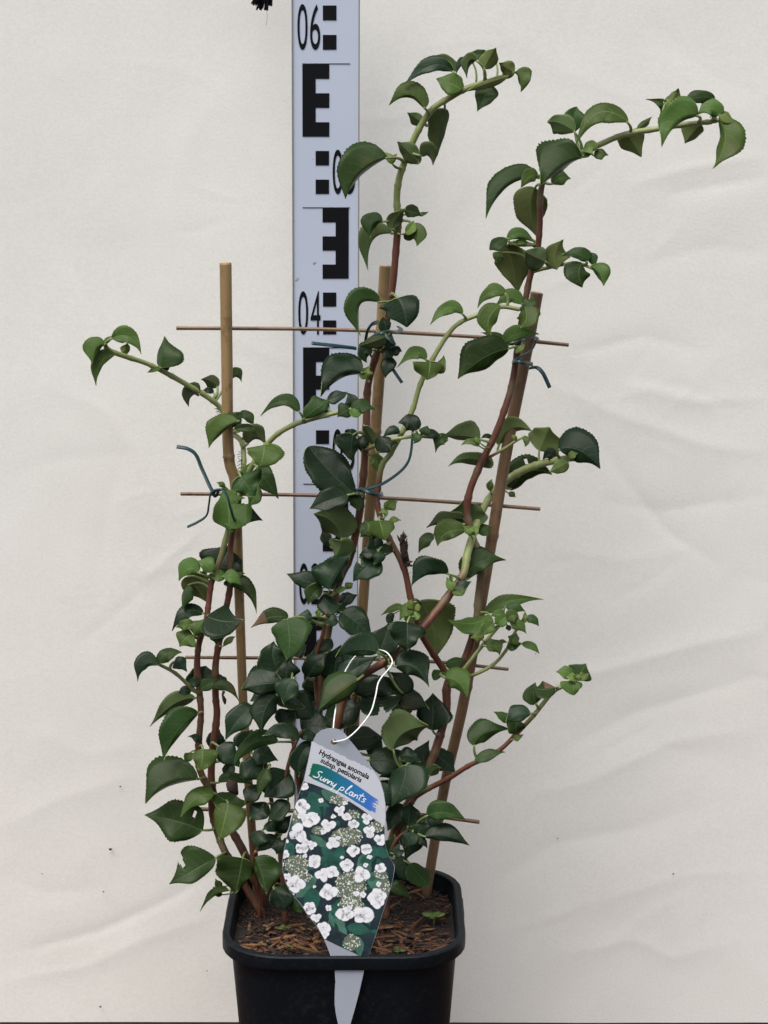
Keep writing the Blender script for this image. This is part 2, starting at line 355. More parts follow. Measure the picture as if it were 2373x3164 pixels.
# ================================================================== MEASURING STAFF
def text_mesh(body, offset=0.0):
    cu = bpy.data.curves.new('txt', 'FONT'); cu.body = body; cu.size = 1; cu.offset = offset; cu.resolution_u = 6
    o = bpy.data.objects.new('txt', cu); C.objects.link(o)
    dg = bpy.context.evaluated_depsgraph_get(); dg.update()
    me = bpy.data.meshes.new_from_object(o.evaluated_get(dg))
    bpy.data.objects.remove(o)
    return me
def build_staff():
    root = empty('measuring_staff', 'white levelling staff with black E blocks and numerals behind the plant', 'measuring staff')
    RY = .141; z_zero = .161
    zt = at(1006, -260, RY).z
    pl, pr = at(902, 0, RY), at(1110.5, 0, RY)
    ql, qr = at(906.5, 1880, RY), at(1107, 1880, RY)
    xl = (pl.x+ql.x)/2; wd = (pr.x-pl.x)
    cx = (pl.x+pr.x)/2; lean = ((ql.x+qr.x)/2-cx)/(ql.z-pl.z)
    def X(mm, z): return cx + lean*(z-pl.z) + (mm/50-.5)*wd
    def quadbox(bm, a0, a1, z0, z1, y0, y1):
        vs_ = [bm.verts.new((X(a, z), y, z)) for y in (y0, y1) for z in (z0, z1) for a in (a0, a1)]
        for q in ((0, 1, 3, 2), (5, 4, 6, 7), (4, 0, 2, 6), (1, 5, 7, 3), (2, 3, 7, 6), (4, 5, 1, 0)): bm.faces.new([vs_[i] for i in q])
    bm = bmesh.new(); quadbox(bm, .5, 49.5, .001, zt, RY, RY+.006); link('board', from_bm('board', bm), M_RULER, root)
    for a0, a1 in ((-.3, .5), (49.5, 50.3)):
        bm = bmesh.new(); quadbox(bm, a0, a1, .001, zt, RY-.0012, RY+.008); link('edge_strip', from_bm('edge_strip', bm), M_ALU, root)
    Y0, Y1 = RY-.0004, RY+.0005
    for k in range(0, 7):
        top = z_zero+.1*(k+1); left = k % 2 == 1
        def zz(cm): return top-cm*.01
        bm = bmesh.new()
        if top-.05 < zt:
            if left: col, bars = (7.6, 17.5), (17.5, 27.7)
            else: col, bars = (32.5, 42.4), (22.6, 32.5)
            quadbox(bm, *col, zz(5), zz(0), Y0, Y1)
            for c0 in (0, 2, 4): quadbox(bm, *bars, zz(c0+1), zz(c0), Y0, Y1)
            bmesh.ops.remove_doubles(bm, verts=bm.verts, dist=1e-6)
            link('e_block', from_bm('e_block', bm), M_INK, root)
            bm = bmesh.new(); quadbox(bm, 7.6, 43.3, zz(0)+.0001, zz(-.05), Y0, Y1); link('decimetre_line', from_bm('decimetre_line', bm), M_INK, root)
        sq = (17.4, 27.5) if left else (22.9, 33.0)
        for c0 in (6, 8):
            if zz(c0) > zt: continue
            bm = bmesh.new(); quadbox(bm, *sq, zz(c0+1), zz(c0), Y0, Y1); link('square_mark', from_bm('square_mark', bm), M_INK, root)
        for d, (a0, a1) in zip('0%d' % k, ((30.2, 38.0), (39.3, 47.2)) if left else ((4.0, 11.6), (13.4, 21.0))):
            me = text_mesh(d, -.002)
            xs = [q.co.x for q in me.vertices]; ys = [q.co.y for q in me.vertices]
            for q in me.vertices:
                z = zz(9.02)+(q.co.y-min(ys))/(max(ys)-min(ys))*.0312
                q.co = (X(a0+(q.co.x-min(xs))/(max(xs)-min(xs))*(a1-a0), z), Y0, z)
            link('numeral', me, M_INK, root)
    root.location = (0, 0, 0)
build_staff()

# frayed black webbing hanging at the top beside the staff
def build_strap():
    root = empty('webbing_strap', 'frayed end of a black webbing strap hanging beside the top of the staff', 'strap')
    y = .175
    v, f = tube([at(835, -420, y), at(832, -200, y), at(822, -60, y), at(815, -22, y)], [.0075]*4, 10, (1, .3))
    link('band', mesh_of('band', v, f), M_BLACK, root)
    rnd = random.Random(3)
    for i in range(16):
        u = i/15
        x0 = 800+u*34; L = 34+28*math.sin(u*3.1)*rnd.uniform(.5, 1)
        x1 = x0-24+u*30+rnd.uniform(-8, 8)
        yy = y+rnd.uniform(-.003, .003)
        if i == 0: x1, L = 777, 34
        v, f = tube([at(x0, -26, yy), at((x0+x1)/2+4, -26+L*.5, yy), at(x1, -22+L, yy)], [.0011, .0013, .0009], 5, (1, .35))
        link('frayed_strand', mesh_of('frayed_strand', v, f), M_BLACK, root)
    v, f = tube([at(822, 0, y), at(826, 50, y), at(823, 80, y)], [.00012]*3, 4); link('loose_thread', mesh_of('loose_thread', v, f), M_BLACK, root)
build_strap()

# ================================================================== POT
def rsq(h, r, n=9):
    pts = []
    for q, (sx, sy) in enumerate(((1, 1), (-1, 1), (-1, -1), (1, -1))):
        for k in range(n):
            a = (q + k/(n-1))*math.pi/2
            pts.append((sx*(h-r)+r*math.cos(a), sy*(h-r)+r*math.sin(a)))
    return pts
PX = at(1059, 2969, -.0815).x
RIMZ = .190
def loft(loops, cx, close_bottom=False, closed=False):
    v, f = [], []
    n = None
    for h, r, z in loops:
        p = rsq(h, r); n = len(p); v += [(cx+a, b, z) for a, b in p]
    m = len(loops)
    for i in range(m if closed else m-1):
        j = (i+1) % m
        for k in range(n):
            k2 = (k+1) % n; f.append((i*n+k, i*n+k2, j*n+k2, j*n+k))
    if close_bottom: f.append(tuple(range(n)))
    return v, f
pot = empty('plant_pot', 'black rounded-square plastic nursery pot holding the climbing shrub', 'plant pot')
v, f = loft([(.0600, .026, .0), (.0612, .028, .003), (.0668, .031, .06), (.0758, .038, .178), (.0775, .0395, .1870), (.0762, .038, .1870), (.0748, .037, .172), (.070, .034, .12)], PX, True)
me = mesh_of('pot_body', v, f); me.set_sharp_from_angle(angle=.6); link('pot_body', me, M_BLACK, pot)
v, f = loft([(.0806, .0415, .1810), (.0814, .042, .1808), (.0817, .0425, .1816), (.0817, .0425, .1890), (.0810, .042, .1899), (.0772, .0392, .1900), (.0766, .0386, .1894), (.0766, .0386, .1876), (.0802, .0412, .1884)], PX, closed=True)
me = mesh_of('rim', v, f); me.set_sharp_from_angle(angle=.6); link('rim', me, M_BLACK, pot)
for sx in (-1, 1):      # label slots at the sides of the rim
    bm = bmesh.new()
    bmesh.ops.create_cube(bm, size=1, matrix=Matrix.Translation((PX+sx*.0808, .012, .1835)) @ Matrix.Diagonal((.0030, .030, .0085, 1)))
    bmesh.ops.bevel(bm, geom=bm.edges[:], offset=.0008, segments=2, affect='EDGES')
    link('side_lug', from_bm('side_lug', bm), M_BLACK, pot)

# peat and bark mulch
SOILZ = .1765
def soil_h(x, y):
    return SOILZ + .004*noise.noise((x*30, y*30, 2)) + .002*noise.noise((x*90, y*90, 5))
mix = empty('potting_mix', 'dark peat with rusty bark shreds filling the black pot', 'soil')
def build_soil():
    v, f = [], []
    rings, seg = 22, 36
    base = rsq(.0752, .037)
    for i in range(rings+1):
        for a, b in base:
            u = i/rings; x, y = a*u, b*u
            v.append((PX+x, y, soil_h(x, y)))
    n = len(base)
    for i in range(rings):
        for k in range(n):
            k2 = (k+1) % n; f.append((i*n+k, (i+1)*n+k, (i+1)*n+k2, i*n+k2))
    o = link('peat', mesh_of('peat', v, f), M_SOIL, mix)
    rnd = random.Random(11)
    chips = []
    for s in range(9):
        bm = bmesh.new()
        bmesh.ops.create_cube(bm, size=1)
        bmesh.ops.subdivide_edges(bm, edges=[e for e in bm.edges if abs((e.verts[0].co-e.verts[1].co).x) > .5], cuts=2)
        for q in bm.verts:
            ta = 1-.7*abs(q.co.x*2)**2*rnd.uniform(.4, 1)
            q.co.y *= ta; q.co.z *= ta
            q.co.z += .35*math.cos(q.co.x*3)*rnd.uniform(0, .8); q.co += Vector((rnd.uniform(-.06, .06), rnd.uniform(-.2, .2), rnd.uniform(-.2, .2)))
        me = from_bm('bark_shred', bm); me.materials.append(M_BARK[(0, 1, 1, 0, 2, 1, 0, 2, 2)[s]]); chips.append(me)
    def spot():
        while True:
            x, y = rnd.uniform(-.074, .074), rnd.uniform(-.074, .074)
            if max(abs(x), abs(y)) < .0735 and math.hypot(max(0, abs(x)-.04), max(0, abs(y)-.04)) < .0335: return x, y
    for i in range(280):
        x, y = spot()
        if i % 4: y = -abs(y)
        o = bpy.data.objects.new('bark_shred', rnd.choice(chips)); C.objects.link(o); o.parent = mix
        L = .004+.018*rnd.random()**1.6
        o.scale = (L, rnd.uniform(.0012, .003), rnd.uniform(.0008, .0018))
        a = rnd.gauss(0, .8)
        o.rotation_euler = (rnd.uniform(-.6, .6), rnd.uniform(-.35, .35), a)
        o.location = (PX+x*.93, y*.93, soil_h(x, y)+.0012+rnd.uniform(0, .002))
    vv, ff, mi = [], [], []
    for i in range(2600):
        x, y = spot(); z = soil_h(x, y)+rnd.uniform(-.0005, .0022)
        a = rnd.uniform(0, 6.28); L = rnd.uniform(.001, .006); wd = rnd.uniform(.0003, .0009)
        d = Vector((math.cos(a), math.sin(a), rnd.uniform(-.3, .5)))*L*.5; s_ = Vector((-math.sin(a), math.cos(a), 0))*wd
        p = Vector((PX+x, y, z)); k = len(vv); up = Vector((0, 0, wd))
        vv += [p-d-s_, p-d+s_, p-d+up, p+d-s_*.6, p+d+s_*.6, p+d+up]
        ff += [(k, k+3, k+4, k+1), (k+1, k+4, k+5, k+2), (k+2, k+5, k+3, k), (k, k+1, k+2), (k+3, k+5, k+4)]
        m_ = rnd.choice((0, 1, 1, 1, 1, 1)); mi += [m_]*5
    me = mesh_of('fine_fibre', vv, ff, False, mi)
    o = link('fine_fibre', me, M_BARK, mix); o['kind'] = 'stuff'
build_soil()

# ================================================================== TRELLIS
trellis = empty('bamboo_trellis', 'ladder trellis of three tan bamboo canes and thin split cross bars', 'trellis')
def cane(pts, r, mat, nodes=()):
    P = [at(x, y, d) for x, y, d in pts]
    L = catmull([list(p) for p in P], 8); V = [Vector(q) for q in L]
    ys = [pts[0][1]]
    rad = []
    for i, q in enumerate(V):
        u = i/(len(V)-1); rr = r[0]+(r[1]-r[0])*u
        rad.append(rr*mpp(q))
    e_ = V[-1].copy(); e_ += (V[-1]-V[-2]).normalized()*.05; V.append(e_); rad.append(rad[-1])
    # dense resample near the nodes for the knuckle
    out_p, out_r = [], []
    for i in range(len(V)-1):
        for j in range(4):
            p = V[i].lerp(V[i+1], j/4); out_p.append(p); out_r.append(rad[i]+(rad[i+1]-rad[i])*j/4)
    out_p.append(V[-1]); out_r.append(rad[-1])
    for nx_, ny_ in nodes:
        best = min(range(len(out_p)), key=lambda i: abs(py_of(out_p[i])-ny_))
        out_r[best] *= 1.16
        if best > 0: out_r[best-1] *= 1.03
    rings = []
    for nx_, ny_ in nodes:
        best = min(range(1, len(out_p)-1), key=lambda i: abs(py_of(out_p[i])-ny_)); p = out_p[best]; dd = (out_p[best+1]-p).normalized()
        for k_, rr_k in ((.0014, 1.05), (.0026, 1.09)): rings.append(tube([p+dd*(k_-.0003), p+dd*k_, p+dd*(k_+.0003)], [out_r[best+1]*.98, out_r[best+1]*rr_k, out_r[best+1]*.98], 12))
    v, f = tube(out_p, out_r, 12)
    o = link('upright_cane', mesh_of('upright_cane', v, f), mat, trellis)
    for v, f in rings: link('node_ring', mesh_of('node_ring', v, f), M_BAR, o)
    for p, q, rr in ((out_p[0], out_p[1], out_r[0]),):
        d = (p-q).normalized()
        v, f = tube([p-d*.0001, p+d*.0004], [rr*.86]*2, 12); link('cut_end', mesh_of('cut_end', v, f), M_CUT, o)
    return o
def py_of(p):
    d = p-CAM; yc = d.y*SP+d.z*CP; zc = d.y*CP-d.z*SP
    return CY-F_PX*yc/zc
def px_of(p):
    d = p-CAM; zc = d.y*CP-d.z*SP
    return CX+F_PX*d.x/zc
cane([(697, 813, .040), (701, 1100, .040), (706, 1400, .040), (727, 1502, .041), (736, 1750, .042), (744, 1974, .043), (753, 2200, .044), (778, 2560, .045), (795, 2760, .045)], (19, 12.5), M_CANE, [(706, 1408)])
cane([(1191, 822, .045), (1183, 950, .045), (1173, 1145, .045), (1155, 1400, .045), (1144, 1558, .046), (1123, 1845, .047), (1096, 2217, .048), (1080, 2500, .048), (1070, 2740, .048)], (19, 15), M_CANE, [(1160, 1330), (1100, 2150)])
cane([(1659, 905, .050), (1626, 1087, .050), (1566, 1387, .050), (1516, 1688, .052), (1437, 2146, .054), (1373, 2432, .056), (1322, 2730, .057)], (20, 15.5), M_CANE2, [(1524, 1650), (1440, 2120)])
for pts, r in (([(545, 1014), (900, 1016), (1110, 1021), (1300, 1031), (1560, 1047), (1757, 1066)], 6.4), ([(558, 1526), (900, 1529), (1165, 1538), (1400, 1552), (1669, 1573)], 6.4),
               ([(572, 2031), (812, 2033), (1100, 2036), (1330, 2044), (1571, 2068)], 6), ([(612, 2500), (760, 2503), (1050, 2508), (1300, 2518), (1481, 2540)], 7)):
    P = [at(x, y, .0505+.006*(x-545)/1200) for x, y in pts]
    P = [Vector(q) for q in catmull([list(p) for p in P], 6)]
    v, f = tube(P, [r*mpp(p)*(1+.08*noise.noise(p*60)) for p in P], 6)
    me = mesh_of('cross_bar', v, f, False); link('cross_bar', me, M_BAR, trellis)

# ================================================================== THE PLANT
plant = empty('climbing_hydrangea', 'leafy climbing hydrangea trained up the bamboo trellis in the black pot', 'plant')
STEMS = []   # sampled (px, py, depth)
def stem(pts, r0, r1, g=None, name='stem', hide_from=None):
    """pts: (px,py,depth mm); g: index from which the shoot is green (None = never, 0 = all)."""
    L = catmull([list(p) for p in pts], 7)
    n = len(L)
    V = [at(x, y, d*.001) for x, y, d in L]
    root_ = pts[0][1] >= 2680
    if root_:
        q0 = V[0].copy(); q0.z = min(q0.z, SOILZ-.012); q0.y -= .002
        V = [q0, q0.lerp(V[0], .5)] + V; n += 2
    rad, green = [], []
    for i, p in enumerate(V):
        u = i/(n-1); idx = max(0, i-(2 if root_ else 0))/7
        rr = (r0+(r1-r0)*u)*mpp(p)
        rr *= 1+.10*noise.noise(p*90)+(.16 if (i % 7 == 0 and 0 < i < n-1) else 0)
        rad.append(rr); green.append(0 if g is None else min(1, max(0, idx-g+.5)))
    v, f = tube(V, rad, 10)
    me = mesh_of(name, v, f)
    a = me.attributes.new('green', 'FLOAT', 'POINT'); a.data.foreach_set('value', [green[k//10] for k in range(len(v))])
    STEMS.extend((x, y, d*.001) for x, y, d in L)
    return link(name, me, M_STEM, plant)
stem([(985, 2800, 10), (985, 2650, 12), (975, 2450, 14), (985, 2200, 20), (1008, 1985, 26), (1044, 1809, 30), (1083, 1716, 30), (1108, 1602, 30), (1115, 1545, 30), (1126, 1430, 30), (1133, 1287, 30), (1138, 1187, 30), (1170, 1073, 28), (1196, 987, 26), (1213, 887, 24), (1226, 744, 22),
      (1230, 687, 20), (1226, 615, 18), (1232, 558, 16), (1247, 508, 14), (1273, 443, 12), (1302, 386, 10), (1337, 336, 8), (1388, 303, 6), (1445, 272, 4), (1502, 255, 2), (1548, 240, 0)], 13, 9.5, 15.6)
stem([(1190, 2740, 15), (1205, 2620, 15), (1240, 2520, 16), (1278, 2462, 18), (1304, 2425, 19), (1325, 2368, 20), (1347, 2313, 22), (1365, 2255, 24), (1380, 2190, 26), (1384, 2110, 28), (1436, 2035, 32), (1470, 1930, 34), (1478, 1845, 35), (1487, 1745, 35), (1462, 1666, 35), (1444, 1587, 35), (1452, 1516, 35),
      (1487, 1430, 35), (1530, 1344, 35), (1566, 1244, 36), (1585, 1173, 38), (1602, 1058, 38), (1616, 972, 38), (1637, 858, 36), (1658, 790, 32), (1668, 701, 30), (1670, 601, 28), (1690, 540, 26), (1759, 486, 22), (1845, 450, 18), (1931, 415, 14), (2031, 398, 10), (2131, 383, 6), (2200, 376, 4)], 15, 8, 26.6)
stem([(1000, 2780, 0), (1000, 2560, 0), (1020, 2350, -2), (1055, 2180, -4), (1095, 2106, -5), (1222, 2022, -4), (1319, 1925, 0), (1395, 1828, 8), (1433, 1769, 16), (1446, 1705, 24), (1480, 1600, 46), (1521, 1526, 62), (1560, 1488, 68), (1612, 1455, 68), (1672, 1433, 66), (1735, 1420, 62), (1785, 1412, 58)], 14, 11, 8)
stem([(1378, 2080, 26), (1340, 2022, 20), (1302, 1959, 12), (1285, 1904, 10), (1268, 1845, 10), (1247, 1752, 10), (1201, 1663, 12), (1180, 1613, 14), (1166, 1558, 16), (1168, 1512, 18), (1180, 1440, 18), (1206, 1402, 16), (1248, 1326, 14), (1277, 1259, 14), (1299, 1187, 14), (1336, 1111, 14), (1383, 1035, 14), (1421, 997, 14), (1486, 969, 14), (1545, 948, 16), (1605, 956, 18)], 11, 6.5, 9.8)
stem([(815, 2840, 22), (798, 2805, 24), (762, 2745, 26), (725, 2679, 26), (697, 2635, 24), (675, 2581, 26), (657, 2516, 26), (650, 2454, 26), (624, 2395, 26), (613, 2353, 26), (615, 2281, 26), (621, 2208, 26), (617, 2144, 26), (609, 2064, 26), (615, 1988, 26), (636, 1921, 26), (645, 1862, 26), (653, 1803, 26), (674, 1748, 26), (704, 1642, 26),
      (722, 1570, 28), (748, 1480, 34), (753, 1406, 40), (745, 1362, 52), (711, 1330, 60), (685, 1266, 60), (643, 1228, 56), (580, 1190, 50), (512, 1152, 44), (453, 1123, 38), (390, 1102, 32), (343, 1085, 28), (325, 1070, 26)], 12, 7.5, 18.4)
stem([(806, 2760, 30), (775, 2690, 30), (754, 2635, 28), (718, 2570, 32), (690, 2530, 33), (665, 2470, 34), (653, 2407, 34), (657, 2317, 34), (670, 2212, 34), (666, 2148, 34), (666, 2056, 34), (678, 1980, 34), (695, 1895, 34), (711, 1811, 34), (712, 1700, 33), (722, 1620, 33), (735, 1560, 34), (748, 1490, 36)], 13, 9)
stem([(752, 1480, 36), (788, 1427, 30), (822, 1377, 24), (860, 1339, 18), (906, 1313, 14), (940, 1301, 12), (1003, 1284, 8), (1048, 1273, 6)], 10, 7, 0)
stem([(1278, 2466, 18), (1325, 2436, 10), (1383, 2407, 2), (1445, 2368, -6), (1487, 2348, -10), (1538, 2322, -12), (1588, 2276, -14), (1651, 2208, -15), (1706, 2141, -15), (1749, 2115, -15), (1786, 2092, -15)], 8.5, 6, 6.8)
stem([(1386, 2112, 26), (1419, 2086, 14), (1495, 1989, 6), (1546, 1930, 2), (1566, 1915, 0)], 7, 5, 0)
stem([(1400, 2108, 26), (1453, 2090, 12), (1521, 2056, 6), (1563, 2010, 4), (1580, 1972, 2), (1620, 1908, 0)], 6, 4.5, 1)
stem([(618, 2140, 24), (598, 2132, 20), (543, 2081, 10), (487, 2051, 4)], 6.5, 5, .4)
stem([(1651, 838, 34), (1694, 827, 28), (1776, 813, 18), (1832, 830, 12)], 6, 4.5, 0)
stem([(1512, 1412, 35), (1560, 1386, 26), (1596, 1361, 20), (1624, 1348, 18)], 5, 4, .6)
stem([(1132, 1388, 26), (1180, 1368, 14), (1223, 1356, 8), (1292, 1347, 4)], 6.5, 5, .2)
# crowded short shoots in the middle of the pot
stem([(955, 2790, 20), (945, 2600, 18), (920, 2400, 14), (898, 2220, 8), (885, 2060, 2)], 9, 6)
stem([(880, 2780, 15), (862, 2600, 12), (838, 2470, 8), (818, 2350, 4)], 9, 6)
stem([(1120, 2760, 5), (1150, 2600, 2), (1180, 2480, 0), (1240, 2420, 0), (1290, 2380, 4)], 9, 6)
stem([(1060, 2780, 22), (1060, 2500, 24), (1075, 2250, 20), (1110, 2120, 8)], 9, 6)
stem([(1150, 2740, -10), (1200, 2640, -14), (1240, 2580, -16), (1290, 2560, -16)], 7, 5)
stem([(985, 2200, 18), (975, 2050, 14), (1000, 1950, 10), (1010, 1890, 8)], 8, 5)
stem([(838, 2460, 8), (870, 2440, 0), (900, 2330, -6), (930, 2260, -10)], 7, 5)
stem([(800, 2720, 14), (785, 2680, 4), (790, 2630, -10)], 7, 6)

